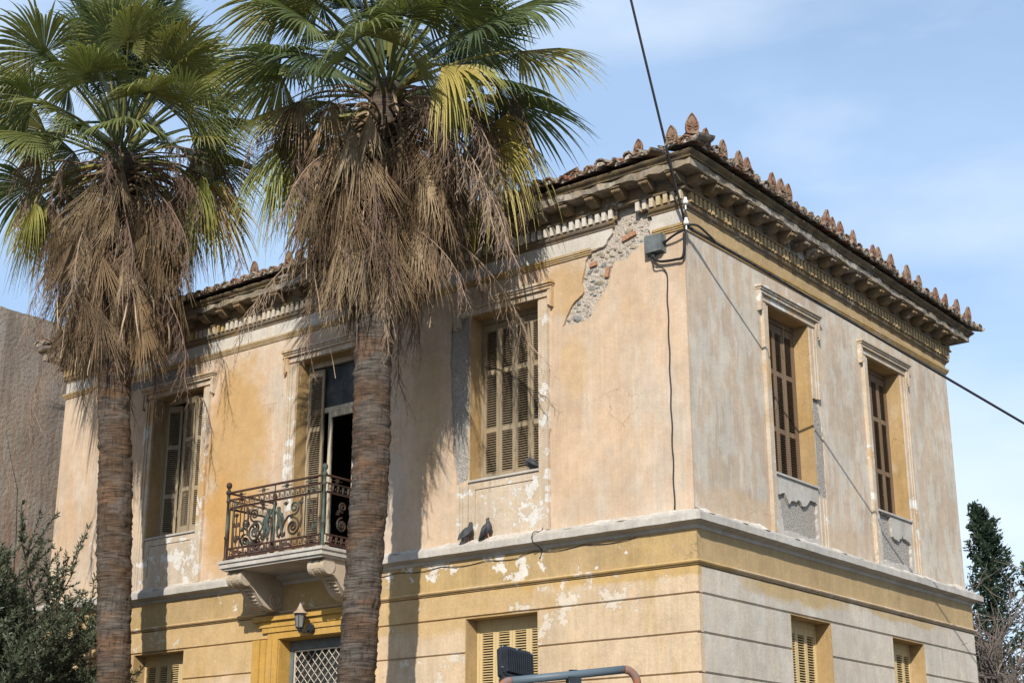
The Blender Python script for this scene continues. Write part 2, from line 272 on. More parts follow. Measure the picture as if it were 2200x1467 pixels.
k = NB('palm_bark', 0.9); p = k.pos()
nh = k.noise(1.0, 9, 0.68, k.map(p, (4, 4, 46))); nb = k.noise(1.1, 6, 0.6, k.map(p, (1.5, 1.5, 2.6))); nc = k.noise(1.0, 6, 0.6, k.map(p, (30, 30, 5)))
col = k.mix(k.ramp(nb, (0.40, 0.0), (0.62, 1.0)), (0.066, 0.043, 0.028), (0.082, 0.071, 0.061))
col = k.mix(k.ramp(k.noise(1.6, 6, 0.65, k.map(p, (1.2, 1.2, 2.2), (4, 1, 7))), (0.52, 0.0), (0.68, 0.8)), col, (0.12, 0.064, 0.034))
col = k.mix(1.0, col, k.ramp(nh, (0.34, 0.30), (0.62, 1.45)), 'MULTIPLY')
col = k.mix(0.8, col, k.ramp(nc, (0.34, 0.45), (0.46, 1.1)), 'MULTIPLY')
nr = k.bump(nh, 0.9, 0.03); nr = k.bump(nc, 0.5, 0.012, nr)
M['palm_bark'] = k.done(col, nr)

# ------------------------------------------------------------------ mesh helpers
def TL(u, d, z): return (u, -d, z)          # left facade: u = x, d outward (-Y)
def TR(u, d, z): return (d, u, z)           # right facade: u = y, d outward (+X)
def TI(u, d, z): return (u, d, z)

def link(name, me, parent=None, loc=None, rot=None, mat=None):
    o = bpy.data.objects.new(name, me); COL.objects.link(o)
    if mat is not None and me is not None and not me.materials: me.materials.append(M[mat])
    if loc is not None: o.location = loc
    if rot is not None: o.rotation_euler = rot
    if parent is not None: o.parent = parent
    return o
def thing(o, label, cat, group=None, kind=None):
    o['label'] = label; o['category'] = cat
    if group: o['group'] = group
    if kind: o['kind'] = kind
    return o
def empty(name, loc=(0, 0, 0)):
    o = bpy.data.objects.new(name, None); COL.objects.link(o); o.location = loc; o.empty_display_size = 0.2; return o

class MB:
    def __init__(s): s.v = []; s.f = []
    def add(s, vs, fs):
        b = len(s.v); s.v += [tuple(p) for p in vs]; s.f += [tuple(i+b for i in f) for f in fs]
    def box(s, a, b, T=TI):
        (x0, y0, z0), (x1, y1, z1) = a, b
        s.add([T(x, y, z) for z in (z0, z1) for y in (y0, y1) for x in (x0, x1)],
              [(0, 1, 3, 2), (4, 6, 7, 5), (0, 4, 5, 1), (2, 3, 7, 6), (0, 2, 6, 4), (1, 5, 7, 3)])
    def obox(s, mtx, hx, hy, hz):
        pts = [mtx @ Vector((x*hx, y*hy, z*hz)) for z in (-1, 1) for y in (-1, 1) for x in (-1, 1)]
        s.add(pts, [(0, 1, 3, 2), (4, 6, 7, 5), (0, 4, 5, 1), (2, 3, 7, 6), (0, 2, 6, 4), (1, 5, 7, 3)])
    def prism(s, poly, w0, w1, T):
        """poly in (a, b); extruded along w; T(a, b, w) -> world"""
        n = len(poly)
        s.add([T(a, b, w0) for a, b in poly]+[T(a, b, w1) for a, b in poly],
              [tuple(range(n))[::-1], tuple(range(n, 2*n))]+[(i, (i+1) % n, (i+1) % n+n, i+n) for i in range(n)])
    def tube(s, pts, r, n=6, cap=True):
        pts = [Vector(p) for p in pts]; m = len(pts); rr = r if isinstance(r, (list, tuple)) else [r]*m
        base = len(s.v); up = Vector((0, 0, 1)); px = None
        for i, p in enumerate(pts):
            t = (pts[min(i+1, m-1)]-pts[max(i-1, 0)])
            if t.length < 1e-9: t = Vector((0, 0, 1))
            t.normalize()
            if px is None:
                px = t.cross(up if abs(t.z) < 0.95 else Vector((1, 0, 0))).normalized()
            else:
                px = (px - t*px.dot(t))
                px = px.normalized() if px.length > 1e-6 else t.orthogonal().normalized()
            py = t.cross(px)
            for j in range(n):
                a = 2*pi*j/n; s.v.append(tuple(p+(px*cos(a)+py*sin(a))*rr[i]))
        for i in range(m-1):
            for j in range(n):
                a = base+i*n+j; b = base+i*n+(j+1) % n; s.f.append((a, b, b+n, a+n))
        if cap:
            s.f.append(tuple(base+j for j in range(n))[::-1]); s.f.append(tuple(base+(m-1)*n+j for j in range(n)))
    def lathe(s, prof, c, n=12, ax='z'):
        b = len(s.v); c = Vector(c)
        for r, h in prof:
            for j in range(n):
                a = 2*pi*j/n; s.v.append((c.x+r*cos(a), c.y+r*sin(a), c.z+h))
        m = len(prof)
        for i in range(m-1):
            for j in range(n):
                p = b+i*n+j; q = b+i*n+(j+1) % n; s.f.append((p, q, q+n, p+n))
        s.f.append(tuple(b+j for j in range(n))[::-1]); s.f.append(tuple(b+(m-1)*n+j for j in range(n)))
    def mesh(s, name, smooth=False, recalc=True):
        me = bpy.data.meshes.new(name); me.from_pydata(s.v, [], s.f)
        if recalc:
            bm = bmesh.new(); bm.from_mesh(me); bmesh.ops.recalc_face_normals(bm, faces=bm.faces); bm.to_mesh(me); bm.free()
        if smooth:
            me.polygons.foreach_set('use_smooth', [True]*len(me.polygons))
        me.update(); return me
    def build(s, name, mat, parent=None, smooth=False, recalc=True, **kw):
        return link(name, s.mesh(name, smooth, recalc), parent, mat=mat, **kw)

def inpoly(x, y, P):
    c = False; j = len(P)-1
    for i in range(len(P)):
        xi, yi = P[i]; xj, yj = P[j]
        if (yi > y) != (yj > y) and x < (xj-xi)*(y-yi)/(yj-yi)+xi: c = not c
        j = i
    return c
def jag(P, seg=0.05, amp=0.02, seed=1):
    rn = random.Random(seed); out = []
    for i in range(len(P)):
        a = P[i]; b = P[(i+1) % len(P)]; L = math.hypot(b[0]-a[0], b[1]-a[1]); n = max(1, int(L/seg))
        for j in range(n):
            t = j/n; q = amp*(1 if j else 0.5)
            out.append((a[0]+(b[0]-a[0])*t+rn.uniform(-q, q), a[1]+(b[1]-a[1])*t+rn.uniform(-q, q)))
    return out
def rect(u0, u1, z0, z1): return [(u0, z0), (u1, z0), (u1, z1), (u0, z1)]
def skin(mb, T, outer, holes, d0, d1):
    """flat slab with holes: triangulated sheet at d1, its back at d0, edges closed"""
    vs = []; es = []
    for P in [outer]+holes:
        b = len(vs); vs += [Vector(p) for p in P]; es += [(b+i, b+(i+1) % len(P)) for i in range(len(P))]
    rv, re, rf, _, _, _ = delaunay_2d_cdt(vs, es, [], 0, 1e-5)
    keep = []
    for f in rf:
        cx = sum(rv[i].x for i in f)/len(f); cy = sum(rv[i].y for i in f)/len(f)
        if inpoly(cx, cy, outer) and not any(inpoly(cx, cy, h) for h in holes): keep.append(tuple(f))
    cnt = {}
    for f in keep:
        for i in range(len(f)):
            e = (f[i], f[(i+1) % len(f)]); cnt[e] = 1
    n = len(rv)
    V = [T(p.x, d1, p.y) for p in rv]+[T(p.x, d0, p.y) for p in rv]
    F = [f for f in keep]+[tuple(i+n for i in f[::-1]) for f in keep]
    for (a, b) in cnt:
        if (b, a) not in cnt: F.append((b, a, a+n, b+n))
    mb.add(V, F)

# ------------------------------------------------------------------ ground
A, B = 12.0, 7.65                      # house: x in [-A, 0], y in [0, B]
g = MB(); g.add([(-400, -400, 0), (400, -400, 0), (400, 400, 0), (-400, 400, 0)], [(0, 1, 2, 3)])
o = g.build('ground', 'ground', recalc=False); o['kind'] = 'structure'

# ------------------------------------------------------------------ house
house = empty('house', (0, 0, 0))
thing(house, 'two storey neoclassical house with peeling ochre and cream plaster, dentil cornice and tiled eaves', 'house')
GW = 0.05                               # ground storey stands proud of the upper wall
WIN_T, WIN_B = 8.06, 5.85
UL = [(-9.66, -8.50), (-6.50, -5.30), (-3.29, -2.17)]          # upper left openings (middle = balcony door)
UR = [(1.93, 3.05), (4.77, 5.87)]
GL = [(-9.66, -8.53), (-6.58, -5.22), (-3.29, -2.17)]; GT = 4.14
GR = [(2.03, 3.08), (4.85, 5.86)]
def sag(y): return -0.015*max(0.0, min(B, y))

# masonry core (with the openings cut right through)
m = MB()
hl = [rect(u0, u1, (5.12 if i == 1 else WIN_B), WIN_T) for i, (u0, u1) in enumerate(UL)]+[rect(u0, u1, 1.2 if i != 1 else 0.3, GT) for i, (u0, u1) in enumerate(GL)]
skin(m, TL, rect(-A+0.03, -0.03, 0, 9.11), hl, -0.33, -0.035)
core_l = m.build('masonry_wall', 'mortar', house)
m = MB()
hr = [rect(u0, u1, WIN_B, WIN_T) for u0, u1 in UR]+[rect(u0, u1, 1.2, GT) for u0, u1 in GR]
skin(m, TR, rect(0.04, B-0.03, 0, 9.1), hr, -0.33, -0.0355)
core_r = m.build('masonry_wall', 'mortar', house)
m = MB(); m.box((-A+0.02, 0.34, 0), (-A+0.3, B-0.02, 9.1)); m.box((-A+0.31, B-0.3, 0), (-0.34, B-0.02, 9.1))
m.build('rear_wall', 'stucco_grey', house)
m = MB(); m.box((-A+0.31, 0.34, 4.7), (-0.34, B-0.31, 4.95)); m.box((-A+0.31, 0.34, 8.7), (-0.34, B-0.31, 8.8)); m.box((-A+0.31, 3.2, 4.96), (-0.34, 3.35, 8.69))
m.box((-A+0.31, 3.2, 0), (-0.34, 3.35, 4.69))
m.build('interior', 'dark_interior', house)

# plaster losses
PATCH = [(-0.989, 8.86), (-0.814, 8.95), (-0.52, 8.86), (-0.432, 8.70), (-0.503, 8.597), (-0.466, 8.496), (-0.727, 8.349), (-0.832, 8.253), (-1.017, 8.267), (-1.062, 8.125), (-1.15, 7.933), (-1.292, 7.783), (-1.422, 7.60), (-1.70, 7.62), (-1.80, 7.60), (-1.775, 7.674), (-1.658, 7.863), (-1.5, 7.969), (-1.478, 8.006), (-1.496, 8.164), (-1.435, 8.397), (-1.334, 8.508), (-1.171, 8.518), (-1.028, 8.668)]
PATCH = jag(PATCH, 0.05, 0.014, 3)
LOSS_B = jag([(-10.35, 8.40), (-9.6, 8.46), (-9.0, 8.455), (-8.75, 8.40), (-8.8, 8.29), (-9.5, 8.285), (-9.72, 8.27), (-10.3, 8.30)], 0.06, 0.02, 5)
LOSS_C = jag([(-3.60, 8.04), (-3.30, 8.05), (-3.30, 5.88), (-3.50, 5.84), (-3.56, 6.2), (-3.60, 7.0), (-3.64, 7.5)], 0.07, 0.015, 6)
LOSS_E = jag([(-0.14, 5.26), (-0.04, 5.44), (-0.004, 5.48), (-0.004, 5.12), (-0.2, 5.13)], 0.04, 0.012, 7)
def opening(u0, u1, z0, z1, e=0.0): return rect(u0-e, u1+e, z0-e, z1+e)
m = MB()
skin(m, TL, rect(-A, 0.0, 5.03, 8.52), [opening(*UL[0], WIN_B-0.75, WIN_T), opening(*UL[1], 5.05, WIN_T), opening(*UL[2], WIN_B-0.75, WIN_T), PATCH, LOSS_B, LOSS_C], -0.034, 0.0)
m.build('upper_plaster', 'wall_left', house)
m = MB()
skin(m, TL, rect(-A, 0.0, 8.5205, 8.82), [PATCH], -0.034, 0.004)
m.build('frieze', 'frieze_left', house)
RJ1 = jag([(3.06, 5.76), (3.30, 5.76), (3.31, 6.4), (3.27, 6.78), (3.19, 7.0), (3.16, 7.6), (3.06, 7.62)], 0.06, 0.014, 8)
m = MB()
skin(m, TR, rect(0.035, B, 5.03, 8.52), [opening(*UR[0], 5.06, WIN_T), opening(*UR[1], 5.06, WIN_T), RJ1], -0.034, 0.0)
m.build('upper_plaster', 'wall_right', house)
m = MB(); skin(m, TR, rect(0.035, B, 8.52, 8.74), [], -0.034, 0.004); m.build('frieze', 'ochre_right', house)

# rubble stones in the big loss
rn = random.Random(11)
def stone_mesh(seed):
    r = random.Random(seed); bm = bmesh.new(); bmesh.ops.create_icosphere(bm, subdivisions=1, radius=1)
    for v in bm.verts: v.co *= r.uniform(0.72, 1.12)
    me = bpy.data.meshes.new('stone'); bm.to_mesh(me); bm.free(); me.materials.append(M['stone']); return me
SM = [stone_mesh(i) for i in range(7)]
pts = []
tries = 0
while tries < 5000 and len(pts) < 70:
    tries += 1; u = rn.uniform(-1.85, -0.4); z = rn.uniform(7.58, 8.85); r = rn.choice((0.025, 0.03, 0.04, 0.06, 0.08))
    if not all(inpoly(u+r*0.9*cos(a), z+r*0.7*sin(a), PATCH) for a in (0, 1.57, 3.14, 4.71)): continue
    if any((u-a)**2+(z-b)**2 < (0.72*(r+c))**2 for a, b, c in pts): continue
    pts.append((u, z, r))
for (u, z, r) in pts:
    o = link('stone', rn.choice(SM), core_l, TL(u, -0.040+rn.uniform(-0.008, 0.006), z), (rn.uniform(-.3, .3), rn.uniform(-0.5, 0.5), rn.uniform(-.2, .2)))
    o.scale = (r*rn.uniform(0.9, 1.5), 0.016+r*0.14, r*rn.uniform(0.5, 0.9))
for (u, z, a, L) in ((-0.79, 8.57, 0.25, 0.10), (-1.12, 8.18, 1.35, 0.065), (-1.33, 8.33, 0.1, 0.05)):
    m = MB(); m.box((-L, -0.02, -0.028), (L, 0.02, 0.028)); o = m.build('brick', 'old_brick', core_l); o.location = TL(u, -0.022, z); o.rotation_euler = (0, -a, 0)

# reveals (painted linings)
def lining(T, u0, u1, z0, z1, d0, d1, par, mat='reveal', floor=True, th=0.012):
    m = MB()
    m.box((u0, d0, z0), (u0+th, d1, z1), T); m.box((u1-th, d0, z0), (u1, d1, z1), T); m.box((u0+th, d0, z1-th), (u1-th, d1, z1), T)
    if floor: m.box((u0+th, d0, z0), (u1-th, d1, z0+th), T)
    return m.build('window_reveal', mat, par)
for i, (u0, u1) in enumerate(UL): lining(TL, u0, u1, 5.12 if i == 1 else WIN_B, WIN_T, -0.33, -0.002, house)
for (u0, u1) in UR: lining(TR, u0, u1, WIN_B, WIN_T, -0.33, -0.002, house)
for i, (u0, u1) in enumerate(GL): lining(TL, u0, u1, 1.2 if i != 1 else 0.3, GT, -0.33, GW-0.003, house, 'reveal' if i != 1 else 'door_trim')
for (u0, u1) in GR: lining(TR, u0, u1, 1.2, GT, -0.33, GW-0.003, house)

# ---- ring mouldings that run round the whole house
def ring(name, prof, mat, amp=0.003, step=0.12, sagging=False, seed=0, left_amp=None, gap=None):
    m = MB(); n = len(prof); dmax = max(p[0] for p in prof)
    def corners(d): return [(-A-d, -d), (d, -d), (d, B+d), (-A-d, B+d)]
    stations = []
    for s in range(4):
        L = A if s in (0, 2) else B; k = int(L/step) if s < 2 else 4
        for j in range(k): stations.append((s, j/k))
    for (s, t) in stations:
        for (d, z) in prof:
            c = corners(d); a = c[s]; b = c[(s+1) % 4]
            x = a[0]+(b[0]-a[0])*t; y = a[1]+(b[1]-a[1])*t
            q = amp if (left_amp is None or s != 0) else left_amp
            f = (d/dmax) if dmax > 0 else 0
            nn = noise.noise(Vector((x*5+seed, y*5, z*9)))*q*f; nz = noise.noise(Vector((x*6+9+seed, y*6, z*7+4)))*q*0.6*f
            dx, dy = ((0, -1), (1, 0), (0, 1), (-1, 0))[s]
            if 0 < t: x += dx*nn; y += dy*nn
            m.v.append((x, y, z+nz+(sag(y) if sagging else 0)))
    S = len(stations)
    for i in range(S):
        if gap and stations[i][0] == 0 and gap[0] < -A+A*(stations[i][1]+0.5*step/A) < gap[1]:
            ingap = lambda q: stations[q][0] == 0 and gap[0] < -A+A*(stations[q][1]+0.5*step/A) < gap[1]
            if not ingap(i-1): m.f.append(tuple(i*n+j for j in range(n)))
            if not ingap((i+1) % S): m.f.append(tuple(((i+1) % S)*n+j for j in range(n))[::-1])
            continue
        for j in range(n):
            a = i*n+j; b = i*n+(j+1) % n; c = ((i+1) % S)*n+(j+1) % n; d = ((i+1) % S)*n+j
            m.f.append((a, b, c, d))
    return m.build(name, mat, house)
ring('architrave_moulding', [(-0.01, 8.455), (0.018, 8.46), (0.018, 8.478), (0.030, 8.482), (0.030, 8.500), (0.042, 8.505), (0.046, 8.535), (-0.01, 8.54)], 'ochre_trim', 0.004, 0.05, gap=(-1.37, -0.47))
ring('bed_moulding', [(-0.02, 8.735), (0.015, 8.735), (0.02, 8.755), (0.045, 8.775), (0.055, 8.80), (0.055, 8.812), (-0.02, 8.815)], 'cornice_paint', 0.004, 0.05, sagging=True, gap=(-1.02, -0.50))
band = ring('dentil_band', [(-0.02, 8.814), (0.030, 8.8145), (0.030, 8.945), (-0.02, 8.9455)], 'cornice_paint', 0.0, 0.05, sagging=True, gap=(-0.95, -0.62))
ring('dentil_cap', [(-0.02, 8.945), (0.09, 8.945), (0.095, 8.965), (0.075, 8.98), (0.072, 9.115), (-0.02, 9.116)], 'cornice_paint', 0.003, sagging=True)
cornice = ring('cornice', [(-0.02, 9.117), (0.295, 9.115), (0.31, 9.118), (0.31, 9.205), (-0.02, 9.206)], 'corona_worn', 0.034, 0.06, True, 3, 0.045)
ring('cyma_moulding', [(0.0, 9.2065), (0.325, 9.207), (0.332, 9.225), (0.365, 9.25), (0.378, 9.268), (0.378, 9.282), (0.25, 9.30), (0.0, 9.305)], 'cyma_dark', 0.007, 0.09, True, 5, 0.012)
ledge = ring('string_course', [(-0.01, 4.86), (0.06, 4.862), (0.075, 4.90), (0.175, 4.925), (0.19, 4.928), (0.19, 5.005), (0.16, 5.012), (0.155, 5.032), (0.12, 5.04), (0.10, 5.065), (-0.01, 5.085)], 'ledge_white', 0.006, 0.06, False, 7)
# crumbled mortar lying along the top of the string course
m = MB(); rr = random.Random(5)
for s, L, T in ((0, A, TL), (1, B, TR)):
    k = int(L/0.035); prev = None
    for j in range(k+1):
        u = (-L*j/k) if s == 0 else L*j/k
        h = max(0.0, noise.noise(Vector((u*1.3+3*s, 2.2, 0)))+0.25)*0.05+max(0, noise.noise(Vector((u*9, 1+s, 0))))*0.03
        dd = 0.11+0.05*noise.noise(Vector((u*4, 7, s)))
        row = [T(u, 0.002, 5.06), T(u, dd+0.03, 5.035), T(u, dd*0.9, 5.045+h*0.6), T(u, dd*0.4, 5.075+h), T(u, 0.003, 5.085+h*1.1)]
        b = len(m.v); m.v += row
        if prev is not None:
            for q in range(4): m.f.append((prev+q, prev+q+1, b+q+1, b+q))
        prev = b
m.build('crumbled_render', 'rubble_crust', house)
# ground storey: architrave band, torus and recessed-joint courses
m = MB()
skin(m, TL, rect(-A-GW, GW, 4.515, 4.90), [], -0.03, GW); fa = m.build('fascia', 'ochre_fascia', house)
m = MB(); skin(m, TR, rect(0.031, B+GW, 4.515, 4.90), [], -0.03, GW); m.build('fascia', 'ochre_right', house)
ring('torus_moulding', [(0.0, 4.455), (0.06, 4.458), (0.062, 4.47), (0.085, 4.478), (0.095, 4.493), (0.088, 4.508), (0.055, 4.518), (0.0, 4.52)], 'course_left', 0.004, 0.08, False, 9)
cz = [4.452, 4.152, 3.722, 3.292, 2.862, 2.432, 2.002, 1.572, 1.142, 0.712, 0.35, 0.0]
for T, W0, W1, OP, mt in ((TL, -A-GW, GW, GL, 'course_left'), (TR, 0.031, B+GW, GR, 'course_right')):
    for i in range(len(cz)-1):
        z1 = cz[i]-(0.014 if i else 0.0); z0 = cz[i+1]+0.0
        zc = (z0+z1)/2; cuts = [W0]
        for j, (u0, u1) in enumerate(OP):
            zb = 0.3 if (T is TL and j == 1) else 1.2
            if zc < GT and zc > zb: cuts += [u0-(0.44 if (T is TL and j == 1) else 0), u1+(0.44 if (T is TL and j == 1) else 0)]
        cuts.append(W1)
        for q in range(0, len(cuts), 2):
            a, b = cuts[q], cuts[q+1]; m = MB()
            # gently uneven face with bevelled joint edges
            nx = max(2, int((b-a)/0.25)); rows = [(z0, GW-0.022), (z0+0.012, GW), (z1-0.008, GW), (z1, GW-0.016)]
            for (z, d) in rows:
                for x in range(nx+1):
                    u = a+(b-a)*x/nx
                    m.v.append(T(u, d+noise.noise(Vector((u*2.2, z*2, i)))*0.003, z+noise.noise(Vector((u*3, z, 5)))*0.003))
            for rI in range(3):
                for x in range(nx):
                    p = rI*(nx+1)+x; m.f.append((p, p+1, p+nx+2, p+nx+1))
            e = len(m.v); m.v += [T(a, -0.03, z0), T(b, -0.03, z0), T(b, -0.03, z1), T(a, -0.03, z1)]
            t = 3*(nx+1)
            m.f.append(tuple([e, e+1]+list(range(nx, -1, -1)))); m.f.append(tuple([e+3]+list(range(t, t+nx+1))+[e+2]))
            m.f.append((e, 0, nx+1, 2*(nx+1), t, e+3)); m.f.append((e+1, nx, 2*nx+1, 3*nx+2, t+nx, e+2)); m.f.append((e, e+3, e+2, e+1))
            m.build('course', mt, house)
m = MB(); skin(m, TL, rect(-A, 0, 0, 4.46), [rect(u0-(0.44 if j == 1 else 0), u1+(0.44 if j == 1 else 0), 1.2 if j != 1 else 0.3, GT) for j, (u0, u1) in enumerate(GL)], -0.034, GW-0.024); m.build('joint_backing', 'course_left', house)
m = MB(); skin(m, TR, rect(0.035, B, 0, 4.46), [rect(u0, u1, 1.2, GT) for u0, u1 in GR], -0.034, GW-0.024); m.build('joint_backing', 'course_right', house)

# dentils and modillions
dm = MB(); dm.box((-0.028, 0.0, -0.058), (0.028, 0.052, 0.062)); dme = dm.mesh('dentil'); dme.materials.append(M['dentil_paint']); dmr = dme.copy(); dmr.materials.clear(); dmr.materials.append(M['ochre_right'])
rn = random.Random(4)
u = 0.0; i = 0
while u > -A:
    z = 8.882
    if not (-0.98 < u < -0.62): link('dentil', dme, band, TL(u, 0.028, z), (0, 0, pi))
    u -= 0.1
u = 0.1
while u < B:
    link('dentil', dmr, band, TR(u, 0.028, 8.882+sag(u)), (0, 0, -pi/2)); u += 0.098
mm = MB()
prof = [(0.0, -0.105), (0.05, -0.112), (0.11, -0.10), (0.15, -0.075), (0.175, -0.055), (0.20, -0.05), (0.205, -0.03), (0.195, -0.015), (0.0, -0.012)]
mm.prism(prof, -0.062, 0.062, lambda a, b, w: (w, a, b)); mm.box((-0.075, 0.0, -0.016), (0.075, 0.222, 0.0))
for sx in (-0.036, 0.0, 0.036):
    mm.tube([(sx, 0.185, -0.055), (sx, 0.20, -0.052), (sx, 0.222, -0.05)], [0.016, 0.021, 0.013] if sx else [0.010, 0.014, 0.009], 8)
mme = mm.mesh('modillion'); mme.materials.append(M['cornice_paint'])
k = 0; u = 0.02
while u > -A-0.1:
    if rn.random() < 0.94: link('modillion', mme, cornice, TL(u, 0.070, 9.119), (0, 0, pi)).scale = (1.0, 1.04, 1.1)
    u -= 0.40
u = 0.04
while u < B+0.1:
    link('modillion', mme, cornice, TR(u, 0.070, 9.119+sag(u)), (0, 0, -pi/2)).scale = (1.0, 1.04, 1.1); u += 0.371

# ------------------------------------------------------------------ roof
m = MB(); E0 = 0.30; H = 2.0
ex0, ex1, ey0, ey1 = -A-E0, E0, -E0, B+E0; zr = 9.325
m.add([(ex0, ey0, zr), (ex1, ey0, zr), (ex1, ey1, zr+sag(B)), (ex0, ey1, zr+sag(B)), (ex0+4.1, B/2, zr+1.15), (ex1-4.1, B/2, zr+1.15)], [(0, 1, 5, 4), (1, 2, 5), (2, 3, 4, 5), (3, 0, 4), (0, 3, 2, 1)])
roof = m.build('roof', 'roof_deck', house)
def tile_mesh(name, r0, r1, L, th, flip, seed, n=8):
    rr = random.Random(seed); m = MB()
    for (y, r) in ((0.0, r0), (L*0.5, (r0+r1)/2), (L, r1)):
        for rad in (r, r-th):
            for j in range(n+1):
                a = pi*(0.04+0.92*j/n); x = rad*cos(a); z = rad*sin(a)*0.86*(-1 if flip else 1)
                m.v.append((x+rr.uniform(-.002, .002), y+(rr.uniform(-0.012, 0.012) if y == 0 else 0), z))
    k = 2*(n+1)
    for s in range(2):
        for j in range(n):
            a = s*k+j; m.f.append((a, a+1, a+1+k, a+k)); b = a+n+1; m.f.append((b+1, b, b+k, b+1+k))
        a = s*k; m.f.append((a, a+k, a+k+n+1, a+n+1)); a = s*k+n; m.f.append((a, a+n+1, a+n+1+k, a+k))
    for j in range(n):
        m.f.append((j+1, j, j+n+1, j+n+2)); a = 2*k+j; m.f.append((a, a+1, a+n+2, a+n+1))
    me = m.mesh(name, False); me.materials.append(M['terracotta']); return me
COV = [tile_mesh('cover_tile', 0.094, 0.078, 0.40, 0.022, False, i) for i in range(4)]
PAN = [tile_mesh('pan_tile', 0.098, 0.085, 0.40, 0.024, True, 10+i) for i in range(3)]
# mortar plug at the front of a cover tile
pm = MB(); pr = random.Random(2)
pm.v = [(0, -0.004, 0.03)]+[(0.072*cos(pi*j/8)*pr.uniform(.9, 1), pr.uniform(0.0, 0.012), 0.062*sin(pi*j/8)*pr.uniform(.9, 1.02)) for j in range(9)]
pm.f = [(0, j, j+1) for j in range(1, 9)]+[(0, 9, 1)]
PLUG = pm.mesh('mortar_plug'); PLUG.materials.append(M['rubble_crust'])
# antefix: pointed palmette plate with rim, relief and a sloping back
def antefix_mesh():
    m = MB(); out = []
    P = [(-0.062, 0.0), (-0.075, 0.03), (-0.08, 0.08), (-0.074, 0.13), (-0.055, 0.18), (-0.026, 0.225), (0.0, 0.252)]
    P = P+[(-x, z) for x, z in P[-2::-1]]
    m.prism(P, 0.0, 0.028, lambda a, b, w: (a, w, b))
    n = len(P); inn = [(x*0.8, 0.012+(z)*0.87+0.006) for x, z in P]
    m.add([(x, -0.014, z) for x, z in P]+[(x, -0.014, z) for x, z in inn]+[(x, 0.001, z) for x, z in P]+[(x, 0.001, z) for x, z in inn],
          [(i, (i+1) % n, (i+1) % n+n, i+n) for i in range(n)]+[(i+2*n, (i+1) % n+2*n, (i+1) % n, i) for i in range(n)]+[(i+n, (i+1) % n+n, (i+1) % n+3*n, i+3*n) for i in range(n)])
    for a in (-62, -34, 0, 34, 62):                       # palmette lobes
        t = radians(a); L = 0.115-0.035*abs(a)/62
        m.tube([(0, -0.002, 0.075), (sin(t)*L*0.55, -0.010, 0.075+cos(t)*L*0.55), (sin(t)*L, -0.004, 0.075+cos(t)*L)], [0.006, 0.014, 0.006], 5)
    for sx in (-1, 1):
        m.tube([(sx*0.012, -0.004, 0.07), (sx*0.035, -0.010, 0.05), (sx*0.05, -0.008, 0.062), (sx*0.042, -0.004, 0.075)], 0.007, 5)
    m.add([(-0.07, 0.027, 0.02), (0.07, 0.027, 0.02), (0.028, 0.027, 0.20), (-0.028, 0.027, 0.20), (-0.06, 0.20, 0.075), (0.06, 0.20, 0.075), (0.012, 0.10, 0.115), (-0.012, 0.10, 0.115)],
          [(0, 1, 2, 3), (3, 2, 6, 7), (7, 6, 5, 4), (0, 3, 7, 4), (1, 5, 6, 2), (0, 4, 5, 1)])
    me = m.mesh('antefix'); me.materials.append(M['antefix_clay']); return me
AF = antefix_mesh()
TILT = radians(14)
antL = [0.148, -0.327, -6.097, -6.316, -7.044, -12.25]
antR = [-0.14, 0.257, 0.639, 0.842, 1.457, 1.675, 1.858, 2.906, 3.093, 3.325, 3.713, 4.315, 4.505, 4.885, 5.454, 5.841, 6.448, 6.778, 7.22, 7.655]
rn = random.Random(21); ZT = 9.322; DE = 0.462
def eave(T, us, rz, ants, s):
    for u in us:
        sg = sag(u) if s else 0.0
        messy = 2.2 if (s == 0 and -4.5 < u < -0.5) else 1.0
        jz = rn.uniform(-.012, .012)*messy; jr = rn.uniform(-.05, .05)*messy; jd = rn.uniform(-.025, .02)*messy
        near = [a for a in ants if abs(a-u) < 0.1]
        if rn.random() < 0.95 or near:
            link('cover_tile', rn.choice(COV), roof, T(u, DE-0.01+jd, ZT+0.018+jz+sg), (TILT, jr, rz+jr))
            link('mortar_plug', PLUG, roof, T(u, DE-0.002+jd-0.02, ZT+0.015+jz+sg), (0, 0, rz))
        link('pan_tile', rn.choice(PAN), roof, T(u+0.1, DE+jd*0.5+0.005, ZT+0.082+jz*0.5+sg), (TILT, jr*0.6, rz))
        for a in near:
            o = link('antefix', AF, roof, T(a, DE-0.012, ZT+0.045+sg), (rn.uniform(-.08, .06), rn.uniform(-.06, .06), rz+rn.uniform(-.08, .08)))
            sc = rn.uniform(0.76, 1.0); o.scale = (sc, sc, sc)
usL = [0.348-0.2*i for i in range(0, 65)]; usL = [u-0.0 for u in usL if u > -A-0.4]
usR = [-0.34+0.2*i for i in range(0, 43)]
